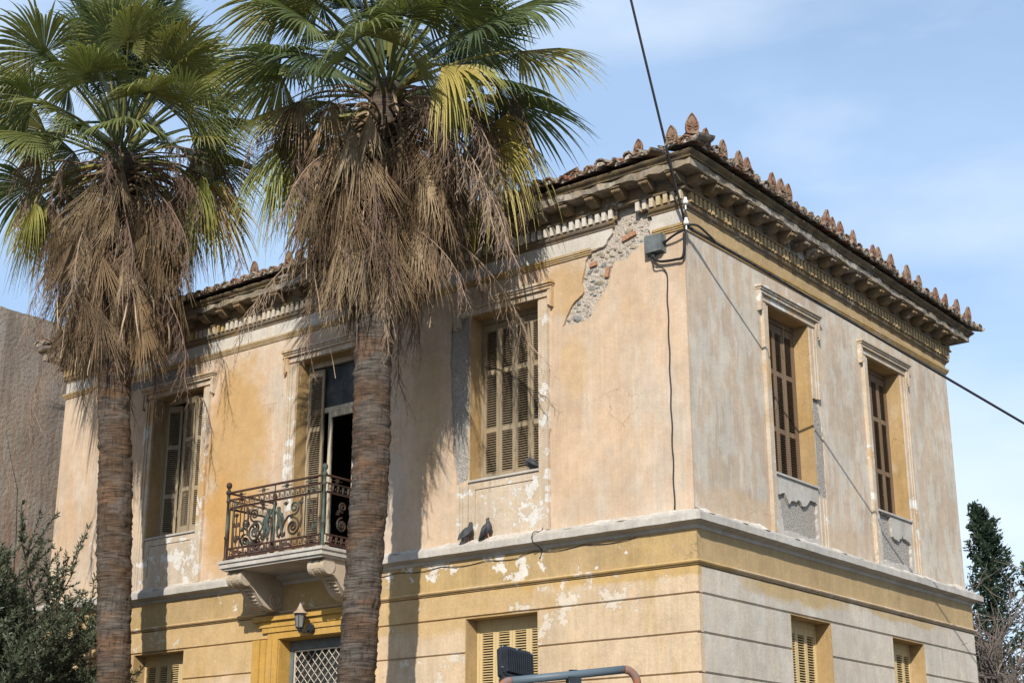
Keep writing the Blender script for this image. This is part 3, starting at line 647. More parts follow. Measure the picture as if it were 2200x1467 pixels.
# snap the tile rows to the antefix positions
def snap(us, ants):
    out = list(us)
    for a in ants:
        j = min(range(len(out)), key=lambda i: abs(out[i]-a)); out[j] = a
    return out
eave(TL, snap(usL, antL), 0.0, antL, 0)
eave(TR, snap(usR, antR), pi/2, antR, 1)
o = link('antefix', AF, roof, (0.43, -0.43, ZT+0.09), (0, 0, pi/4)); o.scale = (1.02, 1.02, 1.08)
m = MB()                                                     # courses of tiles further up the slope
for row in (1, 2):
    for s, us, T, rz in ((0, usL, TL, 0.0), (1, usR, TR, pi/2)):
        for u in us:
            lo = -A-0.3+0.36*row if s == 0 else -0.3+0.36*row
            hi = 0.3-0.36*row if s == 0 else B+0.3-0.36*row
            if not lo < u < hi: continue
            me = rn.choice(COV); mt = Matrix.Translation(T(u, DE-0.36*row, ZT+0.03+0.088*row+(sag(u) if s else 0)+rn.uniform(-.012, .012))) @ Matrix.Rotation(rz, 4, 'Z') @ Matrix.Rotation(TILT, 4, 'X')
            b = len(m.v); m.v += [tuple(mt @ v.co) for v in me.vertices]; m.f += [tuple(i+b for i in p.vertices) for p in me.polygons]
o = m.build('upper_tile_rows', 'terracotta', roof); o['kind'] = 'stuff'
m = MB(); m.tube([(-1.55, -0.28, 9.475), (-1.22, -0.45, 9.425)], 0.03, 4); m.build('loose_tile_shard', 'terracotta', roof)

# ------------------------------------------------------------------ window surrounds, panels, shutters
def surround(T, u0, u1, mat='trim', broken_right=False, broken_left=False):
    m = MB(); zb = 5.09
    for s in (-1, 1):
        e = u0 if s < 0 else u1
        def bx(a, b, d, z0, z1):
            x0, x1 = sorted((e+s*a, e+s*b)); m.box((x0, -0.02, z0), (x1, d, z1), T)
        segs = [(zb, 8.02)] if not (broken_right and s > 0) else [(7.05, 8.02), (zb, 5.72)]
        if broken_left and s < 0: segs = [(zb, 5.80)]
        for (z0, z1) in segs:
            bx(0.002, 0.075, 0.022, z0, z1); bx(0.0755, 0.115, 0.038, z0, z1); bx(0.1155, 0.165, 0.052, z0, z1)
        bx(0.166, 0.215, 0.047, 7.93, 8.1395); bx(0.216, 0.24, 0.062, 7.90, 8.1395)
    m.box((u0-0.165, -0.02, WIN_T+0.001), (u1+0.165, 0.024, 8.139), T)
    m.box((u0-0.24, -0.02, 8.14), (u1+0.24, 0.060, 8.178), T); m.box((u0-0.25, -0.02, 8.1785), (u1+0.25, 0.078, 8.205), T); m.box((u0-0.265, -0.02, 8.2055), (u1+0.265, 0.098, 8.238), T)
    o = m.build('window_surround', mat, house)
    return o
surround(TL, *UL[0]); surround(TL, *UL[1]); surround(TL, *UL[2], broken_left=True); surround(TR, *UR[0], broken_right=True); surround(TR, *UR[1])
def apron(T, u0, u1, loss=None, mat='trim'):
    m = MB(); holes = [rect(u0+0.10, u1-0.10, 5.27, 5.74)] if loss is None else [loss]
    skin(m, T, rect(u0+0.002, u1-0.002, 5.05, WIN_B-0.012), holes, -0.034, 0.006)
    if loss is None: m.box((u0+0.103, -0.03, 5.273), (u1-0.103, -0.006, 5.737), T)
    m.build('apron_panel', mat, house)
    m = MB(); m.box((u0-0.0, -0.30, WIN_B-0.012), (u1+0.0, 0.030, WIN_B+0.014), T); m.build('window_sill', 'ledge_white', house)
apron(TL, *UL[0]); apron(TL, *UL[2])
a0, a1 = UR[0]
apron(TR, a0, a1, jag([(a0+0.04, 5.60), (a0+0.2, 5.63), (a0+0.33, 5.52), (a0+0.55, 5.60), (a0+0.7, 5.54), (a0+0.9, 5.66), (a1-0.05, 5.62), (a1-0.07, 5.2), (a1-0.2, 5.16), (a0+0.15, 5.16), (a0+0.12, 5.3)], 0.05, 0.022, 4), 'ledge_white')
a0, a1 = UR[1]
apron(TR, a0, a1, jag([(a0+0.05, 5.82), (a0+0.40, 5.82), (a0+0.46, 5.55), (a0+0.62, 5.50), (a0+0.75, 5.60), (a1-0.07, 5.52), (a1-0.08, 5.2), (a0+0.1, 5.17)], 0.05, 0.022, 14), 'ledge_white')
for (u0, u1) in UR:
    m = MB(); m.box((u0, -0.3, 5.0), (u1, -0.0345, WIN_B-0.013), TR); m.build('exposed_cement', 'cement', house)
for (u0, u1) in (UL[0], UL[2]):
    m = MB(); m.box((u0, -0.3, 5.0), (u1, -0.0345, WIN_B-0.013), TL); m.build('exposed_cement', 'cement', house)
def cement_sheet(T, poly, d, mt='cement'):
    m = MB(); skin(m, T, poly, [], d-0.01, d); m.build('exposed_cement', mt, house)
cement_sheet(TL, LOSS_B, -0.012, 'cement_dark'); cement_sheet(TL, LOSS_C, -0.022); cement_sheet(TR, RJ1, -0.014)

def leaf_meshes(wd, h, mat, pitch=0.031, panels=(0.30, 0.40, 0.30)):
    st = 0.040; rail = 0.062; top = 0.10; bot = 0.11; th = 0.034
    m = MB(); m.box((0, 0, 0), (st, th, h)); m.box((wd-st, 0, 0), (wd, th, h)); inner = h-top-bot-2*rail
    z = bot; m.box((st+0.0005, 0.002, 0), (wd-st-0.0005, th-0.002, bot)); sl = MB()
    for i, f in enumerate(panels):
        z1 = z+inner*f; n = int((z1-z)/pitch)
        for j in range(n):
            zc = z+(j+0.5)*(z1-z)/n
            mt = Matrix.Translation((wd/2, th/2, zc)) @ Matrix.Rotation(radians(28), 4, 'X')
            sl.obox(mt, (wd-2*st)/2+0.004, 0.0168, 0.0034)
        r = rail if i < 2 else top; m.box((st+0.0005, 0.002, z1), (wd-st-0.0005, th-0.002, z1+r)); z = z1+r
    for zz in (0.35, h-0.4):                                   # strap hinges
        m.box((-0.012, -0.004, zz), (0.012, 0.0, zz+0.10))
    a = m.mesh('shutter'); a.materials.append(M[mat]); b = sl.mesh('louvre_slats'); b.materials.append(M[mat]); return a, b
def place_leaf(pair, loc, rz, rx=0.0):
    o = link('shutter', pair[0], house, loc, (rx, 0, rz)); c = link('louvre_slats', pair[1], o); c['kind'] = 'stuff'; return o
def frame(T, u0, u1, z0, z1, d, mat='shutter_tan', t=0.05):
    m = MB(); m.box((u0+0.013, d-0.05, z0), (u0+t, d, z1-0.013), T); m.box((u1-t, d-0.05, z0), (u1-0.013, d, z1-0.013), T); m.box((u0+t+0.0005, d-0.05, z1-t-0.03), (u1-t-0.0005, d, z1-0.013), T)
    m.build('window_frame', mat, house)
LW = (1.12-0.10)/4
tan_leaf = leaf_meshes(LW-0.004, 2.10, 'shutter_tan'); brown_leaf = leaf_meshes(LW-0.004, 2.10, 'shutter_brown'); cream_leaf = leaf_meshes(LW-0.004, 2.825, 'shutter_cream', panels=(0.40, 0.30, 0.30))
# closed window by the corner (left facade)
u0, u1 = UL[2]; frame(TL, u0, u1, WIN_B+0.014, WIN_T, -0.215)
rn = random.Random(8)
for i in range(4): place_leaf(tan_leaf, (u0+0.052+LW*i, 0.222, WIN_B+0.022), rn.uniform(-.03, .03))
for (u0, u1) in UR:
    frame(TR, u0, u1, WIN_B+0.014, WIN_T, -0.215, 'shutter_brown')
    for i in range(4): place_leaf(brown_leaf, (-0.222, u0+0.052+LW*i, WIN_B+0.022), pi/2+rn.uniform(-.03, .03))
for (u0, u1) in (GL[0], GL[2]):
    frame(TL, u0, u1, 1.22, GT, -0.165, 'shutter_cream')
    for i in range(4): place_leaf(cream_leaf, (u0+0.052+LW*i, 0.172, 1.24), rn.uniform(-.012, .012))
for (u0, u1) in GR:
    frame(TR, u0, u1, 1.22, GT, -0.165, 'shutter_cream')
    for i in range(4): place_leaf(cream_leaf, (-0.172, u0+0.04+(LW-0.012)*i, 1.24), pi/2+rn.uniform(-.012, .012))
# half open window at the far end: left pair ajar, right pair swung out
u0, u1 = UL[0]; frame(TL, u0, u1, WIN_B+0.014, WIN_T, -0.215)
place_leaf(tan_leaf, (u0+0.055, 0.222, WIN_B+0.022), radians(24)); 
place_leaf(tan_leaf, (u0+0.30, 0.34, WIN_B+0.022), radians(-8))
place_leaf(tan_leaf, (u1-0.055-LW*cos(radians(28)), 0.222-LW*sin(radians(28)), WIN_B+0.03), radians(28))
place_leaf(tan_leaf, (u1-0.055-LW*cos(radians(28))-LW*cos(radians(-4)), 0.20-LW*sin(radians(28))+0.02, WIN_B+0.03), radians(-4))
# balcony door: two leaves swung inwards, glazed doors behind
u0, u1 = UL[1]
door_leaf = leaf_meshes(LW+0.01, 2.80, 'shutter_tan', panels=(0.34, 0.36, 0.30))
frame(TL, u0, u1, 5.13, WIN_T, -0.215, 'frame_grey')
place_leaf(door_leaf, (u0+0.055, 0.19, 5.14), radians(8)); place_leaf(door_leaf, (u1-0.06, 0.21, 5.14), radians(180-62))
place_leaf(door_leaf, (u1-0.05, 0.23, 5.14), radians(180-84))
m = MB(); m.box((u0+0.05, -0.30, 7.30), (u1-0.05, -0.255, 7.37), TL); m.box((u0+0.40, -0.30, 5.15), (u0+0.455, -0.255, 7.2995), TL); m.box((u1-0.32, -0.30, 5.15), (u1-0.265, -0.255, 7.2995), TL)
m.box((u1-0.2645, -0.295, 6.25), (u1-0.055, -0.26, 6.28), TL); m.box((u0+0.4555, -0.295, 7.22), (u1-0.3205, -0.26, 7.2995), TL); m.build('door_frame', 'frame_grey', house)
m = MB(); m.box((u0+0.06, -0.285, 7.371), (u1-0.06, -0.28, WIN_T-0.02), TL); m.build('transom_pane', 'window_glass', house)
m = MB(); m.box((u0+0.4555, -0.283, 6.35), (u0+0.47, -0.278, 7.21), TL); m.build('pane', 'window_glass', house)

# front door: surround, lattice grille and glass
u0, u1 = GL[1]; m = MB()
for s in (-1, 1):
    e = u0 if s < 0 else u1
    for (a, b, d) in ((0.0, 0.10, GW+0.02), (0.1005, 0.20, GW+0.035), (0.2005, 0.30, GW+0.05), (0.3005, 0.44, GW+0.075)):
        x0, x1 = sorted((e+s*a, e+s*b)); m.box((x0, -0.02, 0.3), (x1, d, GT+0.0), TL)
for (z0, z1, d, ex) in ((GT+0.0005, GT+0.09, GW+0.02, 0.20), (GT+0.0905, GT+0.16, GW+0.04, 0.30), (GT+0.1605, GT+0.24, GW+0.055, 0.38), (GT+0.2405, GT+0.305, GW+0.095, 0.46)):
    m.box((u0-ex, GW+0.0005, z0), (u1+ex, d, z1), TL)
m.build('door_surround', 'door_trim', house)
m = MB(); d = -0.16
m.box((u0+0.013, d-0.05, 0.4), (u0+0.075, d, GT-0.013), TL); m.box((u1-0.075, d-0.05, 0.4), (u1-0.013, d, GT-0.013), TL); m.box((u0+0.0755, d-0.05, GT-0.14), (u1-0.0755, d, GT-0.013), TL); m.build('door_frame', 'box_grey', house)
gz0, gz1, gu0, gu1 = 2.6, GT-0.145, u0+0.085, u1-0.085
grille = MB(); grille.box((gu0, d-0.03, gz0), (gu0+0.02, d-0.012, gz1), TL); grille.box((gu1-0.02, d-0.03, gz0), (gu1, d-0.012, gz1), TL); grille.box((gu0+0.0205, d-0.03, gz1-0.02), (gu1-0.0205, d-0.012, gz1), TL)
grille = grille.build('door_grille', 'grille_metal', house)
p = 0.135
for sgn in (1, -1):
    c0 = int(-30); 
    for q in range(-30, 60):
        c = q*p
        # line z = gz0 + sgn*(u-gu0)*1.05 + c clipped to the rectangle
        pts = []
        for uu in (gu0+0.01, gu1-0.01):
            zz = gz0+sgn*(uu-gu0)*1.05+c
            if gz0 <= zz <= gz1: pts.append((uu, zz))
        for zz in (gz0, gz1-0.01):
            uu = gu0+(zz-gz0-c)/(sgn*1.05)
            if gu0+0.01 < uu < gu1-0.01: pts.append((uu, zz))
        if len(pts) >= 2 and math.hypot(pts[0][0]-pts[1][0], pts[0][1]-pts[1][1]) > 0.05:
            m = MB(); dd = d-0.017 if sgn > 0 else d-0.025
            m.tube([TL(pts[0][0], dd, pts[0][1]), TL(pts[1][0], dd, pts[1][1])], 0.006, 4); m.build('lattice_bar', 'grille_metal', grille)
m = MB(); m.box((gu0, d-0.075, 0.4), (gu1, d-0.065, GT-0.02), TL); m.build('door_glass', 'window_glass', house)

# ------------------------------------------------------------------ balcony
BX0, BX1, BD = -6.87, -4.93, 0.93; SZ0, SZ1 = 5.00, 5.10
m = MB(); m.box((BX0, -0.02, SZ0), (BX1, BD, SZ0+0.06), TL); m.box((BX0-0.02, -0.02, SZ0+0.0605), (BX1+0.02, BD+0.02, SZ1), TL); m.box((BX0+0.03, 0, SZ0-0.03), (BX1-0.03, BD-0.03, SZ0-0.0005), TL)
balcony = m.build('balcony', 'ledge_white', house)
def spiral(cx, cz, r0, turns, a0, sgn, n=40, rmin=0.012):
    return [(cx+cos(a0+sgn*2*pi*turns*i/n)*(r0+(rmin-r0)*(i/n)**0.8), cz+sin(a0+sgn*2*pi*turns*i/n)*(r0+(rmin-r0)*(i/n)**0.8)) for i in range(n+1)]
def bracket(uc):
    w = 0.13; m = MB()
    up = [(0.0, -0.03), (0.72, -0.03)]
    S = []
    # side outline (d, z): front volute high, body sweeping down and back to the lower volute at the wall
    prof = [(0.0, 4.972), (0.74, 4.972), (0.80, 4.95), (0.835, 4.90), (0.83, 4.845), (0.79, 4.80), (0.74, 4.785), (0.69, 4.79), (0.63, 4.775), (0.56, 4.72), (0.48, 4.63), (0.40, 4.55), (0.30, 4.505), (0.20, 4.49), (0.10, 4.50), (0.04, 4.54), (0.0, 4.56)]
    m.prism(prof, uc-w, uc+w, lambda a, b, ww: TL(ww, a, b))
    o = m.build('bracket', 'console_stone', balcony)
    for s in (-1, 1):
        ww = uc+s*(w+0.004)
        for (cx, cz, r, a0, sg) in ((0.725, 4.878, 0.088, 0.3, 1), (0.19, 4.635, 0.125, 3.6, 1)):
            m = MB(); m.tube([TL(ww, a, b) for a, b in spiral(cx, cz, r, 2.2, a0, sg*s if False else sg)], 0.013, 6); m.build('volute', 'console_stone', o)
        m = MB(); e = [(0.78, 4.80), (0.70, 4.775), (0.63, 4.76), (0.56, 4.705), (0.48, 4.615), (0.40, 4.54), (0.30, 4.50), (0.2, 4.49)]
        m.tube([TL(ww-s*0.004, a-0.006, b+0.014) for a, b in e], 0.012, 6); m.build('scroll_edge', 'console_stone', o)
    m = MB()
    for (a, b, rad) in ((0.735, 4.88, 0.102),):               # rolled front with its bands
        for (x0, x1, rr_) in ((-0.145, -0.085, 0.108), (-0.085, -0.04, 0.096), (-0.04, 0.04, 0.104), (0.04, 0.085, 0.096), (0.085, 0.145, 0.108)):
            m.tube([TL(uc+x0, a, b), TL(uc+x1, a, b)], rr_, 20)
    m.build('roll', 'console_stone', o)
    m = MB()
    for i in range(9):                                          # leaf along the belly
        t = i/8; a = 0.62-0.36*t; b = 4.755-0.25*t+0.05*sin(t*pi)*-0.6
        for s in (-1, 1): m.tube([TL(uc, a+0.005, b-0.012), TL(uc+s*0.05, a-0.01, b-0.016), TL(uc+s*0.085, a-0.045, b-0.012)], [0.012, 0.014, 0.006], 5)
    m.build('acanthus_leaf', 'console_stone', o)
bracket(BX0+0.20); bracket(BX1-0.20)
# railing
def post(u, d, mat, r=0.022):
    x, y, _ = TL(u, d, 0); m = MB()
    m.lathe([(r*1.5, 0), (r*1.5, 0.03), (r*1.05, 0.04), (r*1.1, 0.30), (r*1.45, 0.31), (r*1.45, 0.335), (r*0.95, 0.345), (r*0.8, 0.80), (r*1.3, 0.81), (r*1.3, 0.83), (r*1.0, 0.84), (r*1.0, 0.91), (r*1.7, 0.925), (r*1.75, 0.955), (r*1.0, 0.975), (r*0.8, 0.995), (r*1.5, 1.01), (r*1.85, 1.04), (r*1.5, 1.07), (r*0.4, 1.085)], (x, y, SZ1-0.002), 14)
    m.build('post', mat, balcony, smooth=True)
PD = BD-0.055; PU0, PU1 = BX0+0.055, BX1-0.055
post(PU0, PD, 'iron'); post(PU1, PD, 'verdigris'); post(PU0, 0.03, 'iron', 0.018); post(PU1, 0.03, 'iron', 0.018)
RZ = SZ1+0.0
def meander(m, T, a0, a1, z0, h, d, r=0.0085):
    n = max(2, round((a1-a0)/(h*1.05))); p = (a1-a0)/n; pts = []
    for i in range(n):
        x = a0+i*p
        m.tube([T(x, d, z0), T(x, d, z0+h), T(x+p*0.78, d, z0+h), T(x+p*0.78, d, z0+h*0.30), T(x+p*0.36, d, z0+h*0.30), T(x+p*0.36, d, z0+h*0.62)], r, 4)
        m.tube([T(x, d, z0+0.001), T(x+p, d, z0+0.001)], r, 4)
def rail_panel(T, a0, a1, d, figures):
    m = MB(); m.box((a0, d-0.02, RZ+0.925), (a1, d+0.02, RZ+0.945), T); m.box((a0, d-0.008, RZ+0.83), (a1, d+0.008, RZ+0.845), T); m.box((a0, d-0.008, RZ+0.705), (a1, d+0.008, RZ+0.718), T)
    m.build('hand_rail', 'rust_red', balcony)
    m = MB(); m.box((a0, d-0.01, RZ+0.035), (a1, d+0.01, RZ+0.05), T); m.box((a0, d-0.01, RZ+0.165), (a1, d+0.01, RZ+0.178), T); m.build('bottom_rail', 'rust_red', balcony)
    m = MB(); meander(m, T, a0+0.02, a1-0.02, RZ+0.728, 0.092, d); m.build('meander_band', 'iron', balcony)
    m = MB(); meander(m, T, a0+0.02, a1-0.02, RZ+0.06, 0.095, d, 0.0095); m.build('meander_band', 'rust_red', balcony)
    L = a1-a0; n = max(1, round(L/0.42))
    for i in range(n):                                             # rosettes under the hand rail
        c = a0+L*(i+0.5)/n; m = MB()
        for q in range(6):
            t = 2*pi*q/6; m.tube([T(c, d, RZ+0.885), T(c+0.03*cos(t), d+0.004, RZ+0.885+0.022*sin(t)), T(c+0.05*cos(t), d, RZ+0.885+0.034*sin(t))], [0.006, 0.012, 0.004], 5)
        m.tube([T(c-0.10, d, RZ+0.885), T(c+0.10, d, RZ+0.885)], 0.006, 4); m.build('rosette', 'iron', balcony)
    for a in ((a0+0.005, a0+0.085, a0+0.235, a0+0.31, a1-0.31, a1-0.235, a1-0.085, a1-0.005) if L > 1.2 else (a0+0.01, a0+0.09, a1-0.09, a1-0.01)):
        m = MB(); m.tube([T(a, d, RZ+0.178), T(a, d, RZ+0.705)], 0.0085, 5); m.build('bar', 'iron', balcony)
    if L > 1.2: m = MB(); m.tube([T((a0+a1)/2, d, RZ+0.82), T((a0+a1)/2, d, RZ+0.93)], 0.009, 5); m.build('bar', 'iron', balcony)
    def scroll(pts, r=0.011, mat='iron'):
        m = MB(); m.tube([T(a, d, RZ+b) for a, b in pts], r*1.25, 6); m.build('scroll', mat, balcony)
    def leafy(c, z, t0, s):
        m = MB()
        for q in range(4):
            t = t0+(q-1.5)*0.55; m.tube([T(c, d, RZ+z), T(c+s*0.035*cos(t), d+0.006, RZ+z+0.035*sin(t)), T(c+s*0.07*cos(t), d, RZ+z+0.06*sin(t))], [0.008, 0.013, 0.003], 5)
        m.build('leaf_ornament', 'iron', balcony)
    cx = (a0+a1)/2
    for s in ((-1, 1)):
        # narrow side panel with palmette
        if L > 1.2:
            e = (a0 if s < 0 else a1)-s*0.16; b0 = (e, 0.30)
            scroll([(e+s*0.0, 0.19), (e, 0.60)], 0.008)
            for q in (-1, 1):
                scroll([(x, z) for x, z in spiral(e+q*0.032, 0.47, 0.034, 1.3, pi/2 if q > 0 else pi/2, -q, 18, 0.008)], 0.007); scroll([(x, z) for x, z in spiral(e+q*0.03, 0.30, 0.034, 1.3, -pi/2, q, 18, 0.008)], 0.007)
            leafy(e, 0.58, pi/2, 1); leafy(e, 0.23, pi/2, 1)
            o1 = cx+s*0.36
            scroll(spiral(o1, 0.32, 0.135, 1.9, pi*0.6 if s > 0 else pi*0.4, -s, 46, 0.022), 0.012)
            scroll(spiral(o1+s*0.02, 0.575, 0.095, 1.6, -pi/2, s, 36, 0.016), 0.011)
            scroll([(cx+s*0.10, 0.20), (cx+s*0.16, 0.29), (cx+s*0.20, 0.40), (cx+s*0.27, 0.47), (o1, 0.482)], 0.012)
            scroll([(o1+s*0.135, 0.30), (o1+s*0.16, 0.42), (o1+s*0.14, 0.56), (o1+s*0.16, 0.69)], 0.011)
            leafy(o1, 0.32, pi/2, s); leafy(o1+s*0.13, 0.60, pi*0.4, s); leafy(o1-s*0.14, 0.22, pi*0.2, -s); leafy(o1+s*0.1, 0.20, 0.2, s); leafy(cx+s*0.22, 0.62, pi/2, s)
        else:
            scroll(spiral(cx+s*0.09, 0.32, 0.10, 1.8, pi/2, -s, 40, 0.02), 0.011); scroll(spiral(cx+s*0.08, 0.56, 0.075, 1.6, -pi/2, s, 32, 0.015), 0.010); leafy(cx+s*0.09, 0.32, pi/2, s); leafy(cx+s*0.14, 0.46, 0.6, s)
    if figures:                                                    # pair of small cast figures leaning to a central stem
        scroll([(cx, 0.18), (cx+0.012, 0.35), (cx-0.01, 0.52), (cx, 0.70)], 0.013, 'verdigris')
        for s in (-1, 1):
            m = bpy.data.meshes.new('cast_figure')
            J = {'pel': (s*0.125, 0.36), 'bel': (s*0.13, 0.41), 'che': (s*0.115, 0.475), 'nec': (s*0.105, 0.525), 'hea': (s*0.098, 0.565), 'crown': (s*0.095, 0.592), 'sh1': (s*0.085, 0.49), 'el1': (s*0.045, 0.53), 'ha1': (s*0.02, 0.58),
                 'sh2': (s*0.15, 0.485), 'el2': (s*0.19, 0.43), 'ha2': (s*0.20, 0.37), 'hp1': (s*0.10, 0.335), 'kn1': (s*0.075, 0.27), 'an1': (s*0.10, 0.205), 'ft1': (s*0.075, 0.19), 'hp2': (s*0.15, 0.335), 'kn2': (s*0.165, 0.26), 'an2': (s*0.19, 0.20), 'ft2': (s*0.165, 0.185)}
            R = dict(pel=.034, bel=.033, che=.036, nec=.017, hea=.030, crown=.024, sh1=.018, el1=.014, ha1=.012, sh2=.018, el2=.014, ha2=.012, hp1=.026, kn1=.019, an1=.012, ft1=.012, hp2=.026, kn2=.019, an2=.012, ft2=.012)
            ks = list(J); Ed = [('pel', 'bel'), ('bel', 'che'), ('che', 'nec'), ('nec', 'hea'), ('hea', 'crown'), ('che', 'sh1'), ('sh1', 'el1'), ('el1', 'ha1'), ('che', 'sh2'), ('sh2', 'el2'), ('el2', 'ha2'), ('pel', 'hp1'), ('hp1', 'kn1'), ('kn1', 'an1'), ('an1', 'ft1'), ('pel', 'hp2'), ('hp2', 'kn2'), ('kn2', 'an2'), ('an2', 'ft2')]
            m.from_pydata([T(cx+J[q][0], d+0.012, RZ+J[q][1]+0.03) for q in ks], [(ks.index(a), ks.index(b)) for a, b in Ed], [])
            o = link('cast_figure', m, balcony, mat='verdigris'); sk = o.modifiers.new('skin', 'SKIN')
            for i, q in enumerate(ks):
                m.skin_vertices[0].data[i].radius = (R[q], R[q]); m.skin_vertices[0].data[i].use_root = (q == 'pel')
            sb = o.modifiers.new('sub', 'SUBSURF'); sb.levels = 1; sb.render_levels = 1
rail_panel(TL, PU0+0.025, PU1-0.025, PD, True)
rail_panel(lambda u, d, z: (PU0, -u, z) if abs(d) < 1e-9 else (PU0+d, -u, z), 0.05, PD-0.03, 0.0, False)
rail_panel(lambda u, d, z: (PU1+d, -u, z), 0.05, PD-0.03, 0.0, False)

# ------------------------------------------------------------------ things on the house
def wallthing(mb, name, mat, label, cat, group=None, smooth=False):
    return thing(mb.build(name, mat, None, smooth), label, cat, group)
# junction box
m = MB(); m.box((-0.50, 0.0, 8.235), (-0.265, 0.10, 8.45), TL); m.box((-0.515, 0.0, 8.22), (-0.25, 0.012, 8.465), TL)
jb = empty('junction_box', TL(-0.38, 0, 8.34)); thing(jb, 'dark grey electrical junction box fixed high on the wall near the corner', 'junction box')
o = m.build('enclosure', 'box_grey', jb); o.location = -jb.location
m = MB()
for (u, z) in ((-0.42, 8.22), (-0.40, 8.22)): m.tube([TL(u, 0.05, z+0.02), TL(u, 0.05, z-0.04)], 0.02, 10)
m.tube([TL(-0.27, 0.05, 8.34), TL(-0.225, 0.05, 8.34)], 0.02, 10); o = m.build('cable_gland', 'lamp_black', jb); o.location = -jb.location
CX = Vector((0.07, -0.07, 8.47))
def cablething(pts, r, label, n=6, name='cable', mat='cable_black', group=None):
    m = MB(); m.tube(pts, r, n); return thing(m.build(name, mat, None, True), label, 'cable', group)
def smoothpts(P, k=8):
    P = [Vector(p) for p in P]; out = []
    for i in range(len(P)-1):
        p0 = P[max(i-1, 0)]; p1 = P[i]; p2 = P[i+1]; p3 = P[min(i+2, len(P)-1)]
        for j in range(k):
            t = j/k; out.append(0.5*((2*p1)+(p2-p0)*t+(2*p0-5*p1+4*p2-p3)*t*t+(3*p1-p0-3*p2+p3)*t**3))
    out.append(P[-1]); return out
cablething(smoothpts([CX+Vector((0.01, -0.01, -0.06)), TL(-0.06, 0.09, 8.38), TL(-0.225, 0.05, 8.34)]), 0.014, 'short black cable from the corner into the side of the junction box')
cablething(smoothpts([CX+Vector((-0.01, -0.02, -0.10)), TL(0.02, 0.06, 8.10), TL(-0.10, 0.05, 8.08), TL(-0.32, 0.05, 8.11), TL(-0.40, 0.05, 8.18)]), 0.017, 'thick black cable looping from the corner to the bottom of the junction box')
pp = [TL(-0.42, 0.05, 8.18), TL(-0.40, 0.05, 8.06), TL(-0.30, 0.03, 8.03), TL(-0.25, 0.012, 7.95)]+[TL(-0.25+0.006*sin(i*1.7), 0.010, 7.95-2.84*i/24) for i in range(1, 25)]
cablething(smoothpts(pp, 3), 0.009, 'thin black cable running straight down the peach wall from the junction box')
# insulators
for (z, lab) in ((8.74, 'white porcelain insulator on the corner just under the dentils'), (8.48, 'white porcelain insulator where the black cables meet at the corner')):
    e = empty('insulator', (0.05, -0.05, z)); thing(e, lab, 'insulator'); e.scale = (0.8, 0.8, 0.8)
    m = MB(); m.lathe([(0.020, -0.03), (0.040, -0.028), (0.044, 0.01), (0.036, 0.035), (0.022, 0.045), (0.028, 0.06), (0.024, 0.08), (0.008, 0.086)], (0.06, -0.06, 0), 14); m.build('cup', 'porcelain', e, True)
    m = MB(); m.tube([(0.06, -0.06, -0.03), (0.06, -0.06, -0.10), (0.02, -0.02, -0.14), (-0.06, 0.03, -0.15)], 0.010, 6); m.build('pin', 'steel', e)
# overhead cables
up_end = CAM+(Vector((-0.52, 0.62, 0.63)).normalized())*9
def cray(x, y):
    f = Vector((-sin(AZ), cos(AZ), 0)); R = Vector((cos(AZ), sin(AZ), 0)); U = Vector((0, 0, 1))
    fw = f*cos(PITCH)+U*sin(PITCH); upv = -f*sin(PITCH)+U*cos(PITCH)
    return fw+R*((x-1100)/3271)+upv*((733-y)/3271)
top_end = CAM+cray(1338, -60)*18.0
a = CX.copy(); b = top_end
far = a+(b-a)*2.2+Vector((0, 0, 0.4))
pts = [a+(far-a)*(i/30)+Vector((0, 0, -0.35*4*(i/30)*(1-i/30)*0.25)) for i in range(31)]
cablething(pts, 0.017, 'black overhead service cable rising from the house corner across the sky')
P1 = Vector((1.80, 3.16, 7.02)); dv = (P1-CX); far = CX+dv*5.0
pts = [CX+(far-CX)*(i/40) for i in range(41)]
cablething(pts, 0.016, 'black bundled cable sloping away past the right hand facade')
m = MB(); m.tube([p+Vector((0.018*sin(i*0.9), 0.018*cos(i*0.9), 0)) for i, p in enumerate([CX+dv*0.5*(i/60) for i in range(61)])], 0.008, 5)
thing(m.build('cable', 'cable_black', None, True), 'thin black lead twisted round the start of the sloping cable', 'cable')
cablething(smoothpts([CX, CX+Vector((0.10, 0.10, 0.0)), CX+Vector((0.17, 0.26, -0.10)), CX+dv*0.12, CX+dv*0.2]), 0.014, 'black cable arching over the moulding at the corner')
pts = [TL(-0.75-4.9*i/60, GW+0.012+0.004*sin(i), 4.845-0.03*abs(sin(i*0.35))-(0.03 if i > 20 else 0)) for i in range(61)]
cablething(pts, 0.0045, 'thin wire tacked along the ochre band under the ledge', 5)
cablething(smoothpts([TL(-2.08, 0.015, 5.9), TL(-2.06, 0.02, 5.5), TL(-2.10, 0.03, 5.12), TL(-2.12, 0.20, 5.04), TL(-2.12, 0.21, 4.93), TL(-2.10, 0.06, 4.85), TL(-2.13, GW+0.012, 4.75)]), 0.006, 'thin wire dropping beside the closed window and over the ledge', 5)

